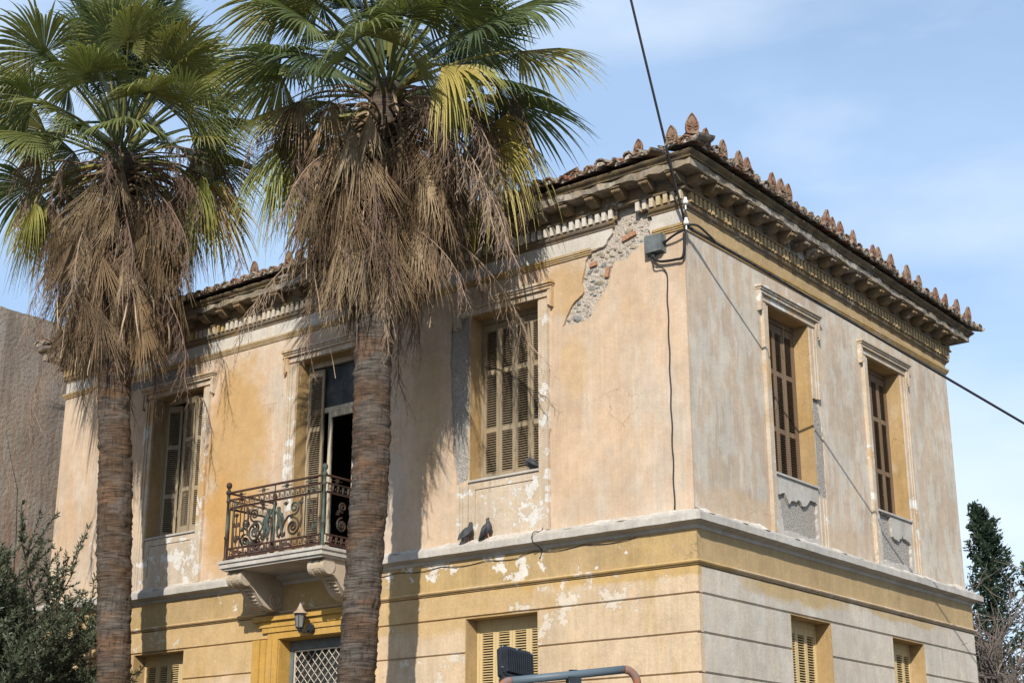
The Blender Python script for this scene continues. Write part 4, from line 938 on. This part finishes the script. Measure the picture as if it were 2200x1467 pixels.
# wall lantern
ln = empty('wall_lantern', TL(-5.95, GW+0.09, 4.30)); thing(ln, 'old wall lantern with beige conical cap over the front door', 'lantern')
c = Vector((0, -0.14, 0.0))
m = MB(); m.lathe([(0.105, 0.10), (0.09, 0.115), (0.05, 0.15), (0.025, 0.20), (0.012, 0.235), (0.006, 0.27)], c, 16); m.build('cap', 'lantern_cap', ln)
m = MB(); m.lathe([(0.03, -0.09), (0.05, -0.075), (0.072, 0.098)], c, 6); m.build('glass', 'lantern_glass', ln)
m = MB()
for j in range(6):
    t = 2*pi*j/6; m.tube([c+Vector((0.05*cos(t), 0.05*sin(t), -0.08)), c+Vector((0.074*cos(t), 0.074*sin(t), 0.10))], 0.007, 4)
m.lathe([(0.02, -0.13), (0.032, -0.10), (0.053, -0.088), (0.053, -0.072)], c, 10); m.tube([c+Vector((0, 0, -0.12)), c+Vector((0.03, 0.06, -0.14)), (0.04, -0.02, -0.10), (0.04, 0.02, -0.08)], 0.014, 8); m.tube([(0.04, 0.0, -0.08), (0.04, 0.035, -0.08)], 0.062, 14)
m.build('bracket', 'lamp_black', ln)

# pigeons
def pigeon(loc, rz, label, tuck=False):
    sp = [(-0.19, 0.035, 0.030, 0.006), (-0.13, 0.055, 0.034, 0.012), (-0.08, 0.085, 0.050, 0.036), (-0.03, 0.105, 0.066, 0.060), (0.03, 0.118, 0.070, 0.070), (0.075, 0.140, 0.056, 0.060), (0.095, 0.175, 0.036, 0.040), (0.105, 0.205, 0.026, 0.028), (0.115, 0.228, 0.025, 0.026), (0.135, 0.230, 0.015, 0.015), (0.155, 0.222, 0.004, 0.004)]
    if tuck: sp = sp[:6]+[(0.085, 0.165, 0.040, 0.036), (0.06, 0.185, 0.028, 0.026), (0.035, 0.185, 0.022, 0.02), (0.015, 0.175, 0.005, 0.005)]
    m = MB(); n = 14; P = [Vector((a, 0, b)) for a, b, _, _ in sp]
    for i, (a, b, ww, hh) in enumerate(sp):
        t = (P[min(i+1, len(P)-1)]-P[max(i-1, 0)]).normalized(); nz = Vector((-t.z, 0, t.x))
        for j in range(n):
            q = 2*pi*j/n; m.v.append(tuple(P[i]+Vector((0, cos(q)*ww, 0))+nz*sin(q)*hh))
    for i in range(len(sp)-1):
        for j in range(n): m.f.append((i*n+j, i*n+(j+1) % n, (i+1)*n+(j+1) % n, (i+1)*n+j))
    m.f.append(tuple(range(n))[::-1]); m.f.append(tuple((len(sp)-1)*n+j for j in range(n)))
    e = empty('pigeon', loc); e.rotation_euler = (0, 0, rz); e.scale = (0.86, 0.86, 0.86); thing(e, label, 'pigeon')
    PT = Matrix.Rotation(radians(-30 if 'raised' in label else -14), 4, 'Y') if not tuck else Matrix.Identity(4)
    def up(mb): mb.v = [tuple(PT @ Vector((v[0]*0.88, v[1]*1.25, v[2]*1.05))+Vector((0.02, 0, 0.045 if not tuck else 0))) for v in mb.v]
    up(m); m.build('body', 'pigeon_grey', e, True)
    for s in (-1, 1):
        m = MB(); W = [(0.05, 0.062, 0.135), (0.0, 0.074, 0.12), (-0.07, 0.064, 0.085), (-0.15, 0.03, 0.05), (-0.175, 0.022, 0.04)]
        m.tube([(a, s*b, c) for a, b, c in W], [0.012, 0.032, 0.030, 0.014, 0.003], 8); up(m); m.build('wing', 'pigeon_grey', e, True)
        m = MB(); m.tube([(0.0, s*0.025, 0.09), (0.01, s*0.025, 0.0)], 0.005, 5); m.tube([(-0.015, s*0.025, 0.004), (0.035, s*0.03, 0.004)], 0.004, 4); m.build('leg', 'pigeon_leg', e)
    return e
pigeon(TL(-3.23, 0.10, 5.050), radians(75), 'dark pigeon hunched on the ledge, tail over its edge')
pigeon(TL(-2.90, 0.09, 5.055), radians(30), 'dark pigeon standing upright on the ledge with its head raised')
pigeon(TL(-2.33, -0.09, WIN_B+0.016), radians(195), 'dark pigeon preening on the sill of the closed window', True)

# ------------------------------------------------------------------ neighbouring building
nb = empty('neighbouring_building', (-13.2, 0, 0)); thing(nb, 'taller neighbouring building with a blank rough grey stucco side wall', 'building')
m = MB(); N = 260
ys = [-14+26*i/N for i in range(N+1)]
for y in ys: m.v += [(0, y, 0), (0, y, 10.18+0.045*noise.noise(Vector((y*7, 0, 3)))), (-0.5, y, 10.20+0.045*noise.noise(Vector((y*7, 4, 3)))), (-14, y, 10.2), (-14, y, 0)]
for i in range(N):
    for j in range(4): m.f.append((i*5+j, i*5+j+1, i*5+6+j, i*5+5+j))
m.f.append((0, 1, 2, 3, 4)); e = N*5; m.f.append((e+4, e+3, e+2, e+1, e)); m.build('side_wall', 'stucco_wall', nb)
m = MB(); m.box((-14, -14, 10.0), (-0.6, 12, 10.12)); m.build('roof_slab', 'cement', nb)

# ------------------------------------------------------------------ palms
def frond(seed, e0, bend, pl, R, half, nseg, droop, fold=0.10, ragged=0.1, twist=0.0, pw=0.02, sway=0.10):
    """fan leaf: arching petiole along +X, then a pleated fan. returns one mesh"""
    r = random.Random(seed); m = MB(); n = 10; P = []; x = z = 0.0; ang = e0
    for i in range(n+1):
        P.append(Vector((x, 0, z))); t = i/n; ang = e0-bend*(t**1.5)
        x += cos(ang)*pl/n; z += sin(ang)*pl/n
    m.tube(P, [pw*(1.5-0.9*i/n) for i in range(n+1)], 5)
    F = (P[-1]-P[-2]).normalized(); S = Vector((0, 1, 0)); Nn = F.cross(S)*-1
    if twist: S = (Matrix.Rotation(twist, 3, F) @ S); Nn = F.cross(S)*-1
    O = P[-1]; da = 2*half/nseg; K = 7
    for i in range(nseg):
        a = -half+da*(i+0.5)+r.uniform(-.02, .02); L = R*(0.72+0.28*cos(a*0.62))*(1-r.random()*ragged)
        dirv = (F*cos(a)+S*sin(a)+Nn*(fold*abs(sin(a))*1.6)).normalized()
        side = (S*cos(a)-F*sin(a)).normalized(); up = dirv.cross(side)*-1
        dr = droop*r.uniform(0.6, 1.5); sw = r.uniform(-sway, sway); base = len(m.v); split = 0.52
        for j in range(K+1):
            t = j/K
            wd = L*t*math.tan(da/2)*1.06 if t < split else L*split*math.tan(da/2)*1.06*max(0.0, 1-((t-split)/(1-split))**1.4)
            wd = max(wd, 0.0015)
            c = O+dirv*(L*t*(1-0.18*dr*t*t))+Vector((0, 0, -1))*(dr*L*max(0, t-0.35)**2*1.5)+side*(sw*L*max(0, t-split)**2)
            hh = up*(wd*0.55)
            m.v += [tuple(c-side*wd-hh*0.5), tuple(c+hh*0.5), tuple(c+side*wd-hh*0.5)]
        for j in range(K):
            b = base+j*3; m.f += [(b, b+1, b+4, b+3), (b+1, b+2, b+5, b+4)]
    me = m.mesh('frond', False, False); return me
def setmat(me, k): me.materials.append(M[k]); return me
GREEN = {}
for ci, (e0, bd) in enumerate(((84, 8), (70, 14), (55, 20), (40, 24), (26, 26), (12, 28))):
    GREEN[ci] = [setmat(frond(100+ci*10+q, radians(e0), radians(bd), 1.20+0.15*q, 1.05+0.06*q, radians(112-6*q), 54, 0.15+0.12*ci/5+0.08*q, 0.16, 0.16, (q-1)*0.6), 'frond_green') for q in range(3)]
YEL = [setmat(frond(200+q, radians((-5, -22, 10)[q]), radians(58), 1.1, 0.85, radians(62), 32, 0.9, 0.3, 0.3, (q-1)*0.9), 'frond_yellow') for q in range(3)]
DRY = [setmat(frond(230+q, radians((20, 5)[q]), radians(55), 1.1, 0.85, radians(80), 34, 1.0, 0.25, 0.3, 0.5-q), 'frond_dead') for q in range(2)]
DEAD = [setmat(frond(300+q, radians((0, -20, 15, -40, -10, -30)[q]), radians((89, 69, 104, 49, 79, 59)[q]), (0.74, 0.58, 0.90, 0.46, 0.84, 0.66)[q], (1.0, 1.1, 0.9, 1.15, 1.05, 0.95)[q], radians((24, 20, 28, 17, 26, 22)[q]), 30, 0.03, 0.95, 0.32, (q-2.5)*0.4, 0.017, 0.40), 'frond_dead') for q in range(6)]
def stalk_mesh(seed, L, e0, bend, twigs, berries):
    r = random.Random(seed); m = MB(); P = []; p = Vector((0, 0, 0)); n = 16
    for i in range(n+1):
        P.append(p.copy()); a = e0-bend*(i/n)**1.3; p += Vector((cos(a), 0.10*sin(seed+i*0.5), sin(a)))*L/n
    m.tube(P, [0.012*(1-0.75*i/n)+0.002 for i in range(n+1)], 4); bb = MB()
    if twigs:
        for i in range(4, n+1):
            for q in range(2):
                d = Vector((r.uniform(-.5, .7), r.uniform(-.7, .7), -1.0)).normalized(); l = r.uniform(0.18, 0.5); c = P[i].copy(); T = [c.copy()]
                for j in range(5):
                    d = (d+Vector((r.uniform(-.3, .3), r.uniform(-.3, .3), -0.25))).normalized(); c = c+d*l/5; T.append(c.copy())
                    for w_ in range(2):
                        d2 = (d+Vector((r.uniform(-.9, .9), r.uniform(-.9, .9), r.uniform(-.5, .2)))).normalized(); l2 = r.uniform(.04, .13); e = c+d2*l2
                        m.tube([c, c+d2*l2*0.5+Vector((0, 0, -0.01)), e+Vector((0, 0, -0.02))], [0.0028, 0.0022, 0.0012], 3, False)
                        if berries:
                            for z_ in range(3):
                                s_ = c+d2*l2*r.random()+Vector((r.uniform(-.012, .012), r.uniform(-.012, .012), r.uniform(-.02, 0)))
                                bb.add([s_+Vector(v)*0.0075 for v in ((1, 0, 0), (-1, 0, 0), (0, 1, 0), (0, -1, 0), (0, 0, 1), (0, 0, -1))], [(0, 2, 4), (2, 1, 4), (1, 3, 4), (3, 0, 4), (2, 0, 5), (1, 2, 5), (3, 1, 5), (0, 3, 5)])
                m.tube(T, [0.005-0.0007*j for j in range(6)], 3, False)
    me = m.mesh('fruit_stalk', False, False); me.materials.append(M['fruit_twig'])
    if berries:
        be = bb.mesh('berries', False, False); be.materials.append(M['fruit_dark']); return me, be
    return me, None
FR = [stalk_mesh(1, 2.1, radians(15), radians(105), True, True), stalk_mesh(2, 1.9, radians(-5), radians(85), True, False), stalk_mesh(3, 2.3, radians(-35), radians(50), True, False), stalk_mesh(4, 1.6, radians(-60), radians(28), True, False)]
def strip_mesh(seed, L):
    r = random.Random(seed); m = MB(); p = Vector((0, 0, 0)); d = Vector((0.45, 0, -0.8)).normalized(); n = 14; tw = r.uniform(0, 3)
    for i in range(n+1):
        w_ = 0.020*(1-0.75*i/n)+0.002; t = tw+i*0.22; s = Vector((cos(t), sin(t), 0.1))
        m.v += [tuple(p-s*w_), tuple(p+s*w_)]; d = (d+Vector((r.uniform(-.18, .12), r.uniform(-.15, .15), -0.22))).normalized(); p = p+d*L/n
        if i: b = len(m.v)-4; m.f.append((b, b+1, b+3, b+2))
    me = m.mesh('dry_strip', False, False); me.materials.append(M['dead_stalk']); return me
STRIP = [strip_mesh(i, (0.9, 1.3, 1.7, 1.1)[i]) for i in range(4)]
def palm(name, label, path, crown, skirt_len, seed, nd, rad):
    """path: trunk axis points from ground to crown"""
    rr = random.Random(seed); root = empty(name, path[0]); thing(root, label, 'palm tree', 'fan palms in front of the house'); base = Vector(path[0])
    axis = smoothpts(path, 10); Lz = axis[-1].z; m = MB(); nA = 56; rows = 330
    def at(z):
        for i in range(len(axis)-1):
            if axis[i].z <= z <= axis[i+1].z:
                t = (z-axis[i].z)/(axis[i+1].z-axis[i].z); return axis[i].lerp(axis[i+1], t)
        return axis[-1]
    for i in range(rows+1):
        z = Lz*i/rows; c = at(z); r0 = rad*(1.22-0.22*min(1, z/3.2)) if z < 3.2 else rad*(1.0+0.03*sin(z*1.3))
        ringp = 0.5+0.5*sin(z*2*pi/0.075+1.2*noise.noise(Vector((z*2, seed, 0))))
        for j in range(nA):
            a = 2*pi*j/nA; v = Vector((cos(a), sin(a), 0))
            q = noise.noise(Vector((cos(a)*1.8+seed, sin(a)*1.8, z*13)))*0.026+noise.noise(Vector((cos(a)*5, sin(a)*5+seed, z*34)))*0.014
            q += (ringp-0.5)*0.007*(0.6+0.8*noise.noise(Vector((cos(a)+5, sin(a), z*3+seed))))+noise.noise(Vector((cos(a)*0.8, sin(a)*0.8, z*0.9+seed)))*0.018
            cr_ = noise.noise(Vector((cos(a)*9, sin(a)*9, z*1.6+seed)));  q -= 0.018*max(0, cr_-0.32)*3
            m.v.append(tuple(c+v*(r0+q)-base))
    for i in range(rows):
        for j in range(nA): m.f.append((i*nA+j, i*nA+(j+1) % nA, (i+1)*nA+(j+1) % nA, (i+1)*nA+j))
    m.f.append(tuple(rows*nA+j for j in range(nA)))
    m.build('trunk', 'palm_bark', root, True, False)
    C = Vector(crown)-base; ga = 2.39996
    for i in range(66):                                           # living crown
        t = (i/65)**1.1; a = i*ga+rr.uniform(-.2, .2); ci = min(5, int(t*6*0.98)); me = rr.choice(GREEN[ci])
        z = 0.30-0.75*t; o = link('frond', me, root, C+Vector((cos(a)*0.12, sin(a)*0.12, z)), (rr.uniform(-.12, .12), rr.uniform(-.12, .10), a)); s = rr.uniform(0.88, 1.12); o.scale = (s, s, s)
    for i in range(11):
        a = AZ+(pi if i % 2 else 0)+rr.uniform(-1.0, 0.7); o = link('yellowing_frond', rr.choice(YEL), root, C+Vector((cos(a)*0.2, sin(a)*0.2, -0.32-0.3*rr.random())), (rr.uniform(-.1, .1), rr.uniform(-.25, .05), a)); s = rr.uniform(1.0, 1.25); o.scale = (s, s, s)
    for i in range(5):
        a = AZ+(pi if i % 2 else 0)+rr.uniform(-.6, .6); o = link('dry_frond', rr.choice(DRY), root, C+Vector((cos(a)*0.2, sin(a)*0.2, -0.35-0.3*rr.random())), (rr.uniform(-.2, .2), 0, a)); s = rr.uniform(0.8, 1.0); o.scale = (s, s, s)
    for i in range(nd):                                           # skirt of dead leaves
        t = (i+0.5)/nd; a = i*ga+rr.uniform(-.3, .3); q = rr.choice((0, 0, 2, 4, 4, 1, 5)) if t < 0.6 else rr.choice((1, 3, 3, 5, 4))
        c = at(crown[2]-0.55-skirt_len*t)-base
        o = link('dead_frond', DEAD[q], root, c+Vector((cos(a)*(rad*0.8), sin(a)*(rad*0.8), 0)), (rr.uniform(-.10, .10), rr.uniform(-.08, .08), a)); s = rr.uniform(0.82, 1.12); o.scale = (s*rr.uniform(0.8, 1.1), s, s)
    for i in range(26):                                           # old leaf bases round the crown shaft
        a = i*ga; m_ = STRIP[i % 4]; o = link('dry_strip', m_, root, C+Vector((cos(a)*rad*0.9, sin(a)*rad*0.9, -0.35-0.5*rr.random())), (rr.uniform(-.2, .2), rr.uniform(-.2, .2), a)); o.scale = (1, 1, rr.uniform(0.6, 1.0))
    for i in range(26):                                           # heavier on the sides that catch the eye
        a = AZ+rr.uniform(-.9, .6)+(pi if i % 3 == 0 else 0); c = at(crown[2]-0.5-skirt_len*0.55*rr.random())-base
        o = link('dead_frond', DEAD[rr.choice((0, 2, 4))], root, c+Vector((cos(a)*rad*0.8, sin(a)*rad*0.8, 0)), (rr.uniform(-.16, .16), rr.uniform(-.15, .05), a)); s = rr.uniform(0.95, 1.2); o.scale = (s, s, s)
    for i in range(40):                                           # strips and stalks hanging out of the skirt
        a = rr.uniform(0, 2*pi); c = at(crown[2]-0.9-skirt_len*(0.4+0.75*rr.random()))-base; rd = rad+rr.uniform(0.05, 0.6)
        o = link('dry_strip', rr.choice(STRIP), root, c+Vector((cos(a)*rd, sin(a)*rd, 0)), (rr.uniform(-.2, .2), rr.uniform(-.1, .3), a)); s = rr.uniform(0.6, 1.0); o.scale = (s*0.7, s*0.7, s)
    for i in range(26):
        a = i*ga*0.7+seed; q = (1, 2, 3, 2, 3, 1, 3)[i % 7]; c = (C+Vector((0, 0, -0.4))) if q < 2 else (at(crown[2]-0.7-skirt_len*rr.uniform(0.1, 0.9))-base)
        o = link('fruit_stalk', FR[q][0], root, c+Vector((cos(a)*rad*0.8, sin(a)*rad*0.8, 0)), (rr.uniform(-.15, .15), rr.uniform(-.2, .2), a)); s = rr.uniform(0.75, 1.1); o.scale = (s, s, s)
    for i in range(9 if seed == 2 else 4):                        # twiggy old fruit stalks trailing to the side
        a = AZ+rr.uniform(-.75, .35); q = (1, 2, 1)[i % 3]; o = link('fruit_stalk', FR[q][0], root, C+Vector((cos(a)*0.2, sin(a)*0.2, -0.35-0.5*rr.random())), (rr.uniform(-.15, .15), rr.uniform(-.25, .1), a)); s = rr.uniform(1.0, 1.25); o.scale = (s, s, s)
    for a in ((AZ+0.15, AZ-0.25, AZ+0.45, AZ+pi-0.2) if seed == 2 else (AZ+0.2, AZ-0.1)):
        o = link('fruit_stalk', FR[0][0], root, C+Vector((cos(a)*0.2, sin(a)*0.2, -0.25)), (0, 0, a)); b = link('berries', FR[0][1], o); b['kind'] = 'stuff'
    return root
palm('palm_tree', 'fan palm whose crown hangs beside the closed corner window, trunk crossing the balcony', [(-3.45, -1.9, 0), (-3.33, -1.9, 3.0), (-3.20, -1.9, 5.4), (-3.19, -1.9, 7.4), (-3.12, -1.9, 10.6)], (-3.10, -1.9, 10.8), 1.55, 2, 185, 0.215)
palm('palm_tree', 'fan palm with a long brown skirt standing before the half open shuttered window', [(-7.75, -1.57, 0), (-8.05, -1.57, 3.3), (-8.40, -1.57, 6.2), (-8.62, -1.57, 7.9), (-8.87, -1.57, 11.4)], (-8.92, -1.57, 11.7), 2.0, 5, 200, 0.228)

# ------------------------------------------------------------------ olive at the lower left
ol = empty('olive_tree', (-9.75, -2.2, 0)); ol.scale = (0.78, 0.78, 0.8); thing(ol, 'dark leafy olive tree beside the far palm trunk', 'tree')
r = random.Random(3); m = MB(); lf = MB(); tips = []
def grow(p, d, L, rad, lev):
    n = 5; T = [p.copy()]; c = p.copy()
    for i in range(n):
        d = (d+Vector((r.uniform(-.22, .22), r.uniform(-.22, .22), r.uniform(-.08, .16)))).normalized(); c = c+d*L/n; T.append(c.copy())
        if lev < 3 and i >= 1:
            for q in range(2 if lev else 3):
                dd = (d+Vector((r.uniform(-1, 1), r.uniform(-1, 1), r.uniform(-.35, .7)))).normalized(); grow(c, dd, L*r.uniform(0.42, 0.62), rad*0.5, lev+1)
    m.tube(T, [rad*(1-0.6*i/n) for i in range(n+1)], 5 if lev < 2 else 3, False)
    if lev >= 2:
        for i in range(1, n+1):
            for q in range(14 if lev == 3 else 8):
                c = T[i]+(T[i]-T[i-1])*r.uniform(-1, 0); dl = ((T[i]-T[i-1]).normalized()*0.8+Vector((r.uniform(-1, 1), r.uniform(-1, 1), r.uniform(-.7, .9)))).normalized(); l = r.uniform(0.07, 0.12); s = dl.cross(Vector((r.uniform(-1, 1), r.uniform(-1, 1), r.uniform(-1, 1)))).normalized()*l*0.14
                lf.add([c, c+dl*l*0.5+s, c+dl*l, c+dl*l*0.5-s], [(0, 1, 2, 3)])
grow(Vector((0, 0, 0)), Vector((0.03, 0.0, 1)), 3.6, 0.11, 0)
for (dx, dy, z0, L) in ((0.35, 0.1, 2.2, 2.3), (-0.45, -0.1, 2.0, 2.3), (0.05, -0.4, 2.4, 2.5), (0.0, 0.3, 2.3, 2.9), (0.7, -0.2, 2.3, 1.9), (-0.2, 0.0, 2.5, 3.0)):
    grow(Vector((0.02, 0, z0+0.3)), Vector((dx, dy, 0.9)).normalized(), L, 0.055, 1)
for i in range(17000):
    d = Vector((r.gauss(0, 1), r.gauss(0, 1), r.gauss(0, 1))).normalized(); q = r.random()**0.45
    q *= 0.80+0.42*noise.noise(d*2.1+Vector((3, 1, 7)))+0.12*noise.noise(d*6)
    c = Vector((-0.15+d.x*1.25*q, d.y*1.1*q, 4.1+d.z*2.35*q)); dl = (d*0.7+Vector((r.uniform(-1, 1), r.uniform(-1, 1), r.uniform(-.6, .9)))).normalized(); l = r.uniform(0.07, 0.12); sd = dl.cross(Vector((r.uniform(-1, 1), r.uniform(-1, 1), r.uniform(-1, 1)))).normalized()*l*0.14
    lf.add([c, c+dl*l*0.5+sd, c+dl*l, c+dl*l*0.5-sd], [(0, 1, 2, 3)])
m.build('trunk', 'bark_dark', ol, False, False); o = lf.build('crown', 'olive_leaf', ol, False, False); o['kind'] = 'stuff'
# bare shoots before the grey wall
sh = empty('bare_shrub', (-11.9, -1.0, 0)); thing(sh, 'leafless shrub with long reddish shoots against the grey stucco wall', 'shrub')
r = random.Random(9)
for i in range(9):
    m = MB(); p = Vector((r.uniform(-.3, .3), r.uniform(-.3, .3), 0)); d = Vector((r.uniform(-.10, .10), r.uniform(-.1, .1), 1)); T = [p.copy()]; n = 22; L = r.uniform(6.0, 8.2)
    for j in range(n):
        d = (d+Vector((r.uniform(-.07, .07), r.uniform(-.07, .07), 0.02))).normalized(); p = p+d*L/n; T.append(p.copy())
        if j > 11 and r.random() < 0.4:
            dd = (d+Vector((r.uniform(-.8, .8), r.uniform(-.8, .8), 0.2))).normalized(); m.tube([p, p+dd*0.3, p+dd*0.6+Vector((0, 0, 0.1))], [0.006, 0.004, 0.002], 4, False)
    m.tube(T, [0.018*(1-0.85*j/n)+0.002 for j in range(n+1)], 5, False); m.build('stem', 'twig_red', sh, False, False)

# ------------------------------------------------------------------ cypresses and bare tree behind the house
def cypress(loc, H, W, seed, label):
    r = random.Random(seed); root = empty('cypress_tree', loc); thing(root, label, 'tree', 'cypresses behind the house'); m = MB()
    m.tube([(0, 0, 0), (0.1, 0, H*0.5), (0.05, 0, H*0.97)], [0.22, 0.13, 0.02], 7); m.build('trunk', 'bark_dark', root)
    lf = MB()
    for i in range(int(95*H/9)):
        t = ((i+0.5)/(95*H/9))**0.8; z = H*(0.10+0.90*t); a = i*2.4+r.uniform(-.4, .4); Lb = W*((1-t)**0.8)*r.uniform(0.35, 1.35)+0.08
        for b in range(5):
            f = 0.15+0.85*b/4; c = Vector((cos(a)*Lb*f+0.12*sin(z*1.7+seed), sin(a)*Lb*f, z+Lb*0.55*f*f-0.1)); s0 = (0.10+0.13*(1-t))*(1.25-0.6*f)
            for q in range(30):
                d = Vector((cos(a)*0.6+r.uniform(-.7, .7), sin(a)*0.6+r.uniform(-.7, .7), r.uniform(-.2, 1.3))).normalized(); p = c+Vector((r.gauss(0, .6), r.gauss(0, .6), r.gauss(0, .7)))*s0; l = r.uniform(0.06, 0.15); sd = d.orthogonal().normalized()*l*0.3
                lf.add([p-sd, p+d*l*0.5+sd*0.4, p+d*l, p+d*l*0.4-sd*1.2], [(0, 1, 2, 3)])
    o = lf.build('crown', 'cypress_leaf', root, False, False); o['kind'] = 'stuff'
cypress((-4.75, 21.0, 0), 9.25, 1.35, 1, 'dark cypress with a crooked thin tip rising highest behind the house')
cypress((-3.75, 21.9, 0), 8.0, 1.9, 4, 'shorter broad cypress half hidden by bare branches')
cypress((-5.6, 20.0, 0), 7.4, 2.0, 7, 'low cypress tight against the back corner of the house')
bt = empty('bare_tree', (-0.1, 11.2, 0)); thing(bt, 'leafless grey tree with tangled twigs behind the right hand facade', 'tree')
r = random.Random(14); m = MB(); tw = MB(); cnt = [0]
def limb(p, d, L, rad, lev):
    n = 6; T = [p.copy()]; c = p.copy()
    for i in range(n):
        d = (d+Vector((r.uniform(-.25, .25), r.uniform(-.25, .25), r.uniform(-.05, .13)))).normalized(); c = c+d*L/n; T.append(c.copy())
        if lev < 4 and (i >= 1 or lev > 0):
            for q in range(2 if lev < 3 else 1):
                if r.random() < 0.66:
                    dd = (d*0.7+Vector((r.uniform(-1, 1), r.uniform(-1, 1), r.uniform(-.4, .7)))).normalized(); limb(c, dd, L*r.uniform(0.45, 0.68), rad*0.5, lev+1)
    (m if lev < 2 else tw).tube(T, [max(0.0035, rad*(1-0.65*i/n)) for i in range(n+1)], 6 if lev < 2 else 3, False)
limb(Vector((0, 0, 0)), Vector((-0.05, 0, 1)), 2.6, 0.14, 0)
for dd in ((-0.5, 0.1, 0.75), (0.3, -0.4, 0.8), (-0.3, -0.5, 0.7), (0.1, 0.5, 0.8), (-0.7, -0.2, 0.6)):
    limb(Vector((0, 0, 2.0)), Vector(dd).normalized(), 2.7, 0.075, 1)
m.build('trunk', 'twig_grey', bt, False, False); o = tw.build('twigs', 'twig_grey', bt, False, False); o['kind'] = 'stuff'

# ------------------------------------------------------------------ sign frame and floodlight in the foreground
def rayat(x, y, dist):
    v = cray(x, y); return CAM+v*(dist/math.hypot(v.x, v.y))
pa = rayat(1092, 1461, 9.0); pb = rayat(1352, 1437, 9.25); dx = (pb-pa); zt = (pa.z+pb.z)/2; 
sf = empty('sign_frame', (pa.x, pa.y, 0)); thing(sf, 'blue grey tubular sign frame with rusty rounded corners', 'sign frame')
ux = Vector((dx.x, dx.y, 0)).normalized(); Lx = math.hypot(dx.x, dx.y)
def fp(a, z): return Vector((0, 0, 0))+ux*a+Vector((0, 0, z))
zt0 = pa.z; zt1 = pb.z; r0 = 0.07
arcL = [fp(-r0*0.9, 0), fp(-r0*0.9, zt0-r0)]; m = MB()
m.tube([fp(-0.06, 0), fp(-0.06, zt0-0.09)], 0.024, 12); m.tube([fp(Lx+0.06, 0), fp(Lx+0.06, zt1-0.09)], 0.024, 12); m.build('upright', 'pipe_paint', sf, True)
m = MB(); m.tube([fp(0.0+0.02, zt0), fp(Lx*0.5, (zt0+zt1)/2), fp(Lx-0.03, zt1)], 0.024, 12); m.build('top_tube', 'pipe_paint', sf, True)
for (a0_, s, z_) in ((0.02, -1, zt0), (Lx-0.03, 1, zt1)):
    m = MB(); m.tube([fp(a0_+s*0.08*sin(t*pi/16)*1.0, z_-0.09+0.09*cos(t*pi/16)) for t in range(9)], 0.0245, 12); m.build('bend', 'pipe_rust', sf, True)
m = MB(); m.box((-0.04, -0.03, -0.02), (0.04, 0.02, 0.05)); 
o = m.build('clamp', 'lamp_black', sf); o.location = fp(Lx*0.53, (zt0+zt1)/2-0.06); o.rotation_euler = (0, 0, atan2(ux.y, ux.x))
m = MB(); m.tube([fp(Lx*0.5, (zt0+zt1)/2-0.06)+Vector((0.02, -0.03, 0)), fp(Lx*0.5, (zt0+zt1)/2+0.028), fp(Lx*0.56, (zt0+zt1)/2+0.03), fp(Lx*0.56, (zt0+zt1)/2-0.05)], 0.006, 6); m.build('strap', 'cable_black', sf)
m = MB(); m.box((0.05, -0.006, -0.5), (Lx-0.02, 0.006, 0.0)); o = m.build('sign_panel', 'sign_white', sf); o.location = fp(0, zt0-0.075); o.rotation_euler = (0, 0, atan2(ux.y, ux.x))
fl = empty('floodlight', rayat(1112, 1452, 9.3)); thing(fl, 'black finned floodlight tilted above the sign frame', 'floodlight')
fl.rotation_euler = (radians(-18), radians(9), atan2(ux.y, ux.x)+radians(14)); fl.location.z -= 0.03; fl.scale = (1.15, 1.15, 1.15)
m = MB(); W_, H_ = 0.105, 0.19
pr_ = [(-W_+0.02, 0), (W_-0.02, 0), (W_, 0.02), (W_, H_-0.02), (W_-0.02, H_), (-W_+0.02, H_), (-W_, H_-0.02), (-W_, 0.02)]
m.prism(pr_, 0.0, 0.028, lambda a, b, ww: (a, ww, b)); m.prism([(a*0.86, 0.015+b*0.84) for a, b in pr_], -0.012, 0.001, lambda a, b, ww: (a, ww, b)); m.build('housing', 'lamp_black', fl)
for i in range(13):
    m = MB(); x_ = -0.078+0.013*i; m.box((x_-0.002, -0.034, 0.03), (x_+0.002, -0.0115, H_-0.028)); m.build('fin', 'lamp_black', fl)
for (a, b) in ((-0.09, 0.178), (0.0, 0.182), (0.09, 0.178), (-0.095, 0.06), (0.095, 0.06)):
    m = MB(); m.tube([(a, -0.006, b), (a, 0.002, b)], 0.005, 8); m.build('screw', 'steel', fl)
m = MB(); m.box((-0.10, -0.03, -0.11), (0.02, 0.025, -0.001)); m.tube([(-0.06, 0, -0.10), (-0.06, 0.02, -0.30)], 0.02, 8); m.build('driver_box', 'lamp_black', fl)
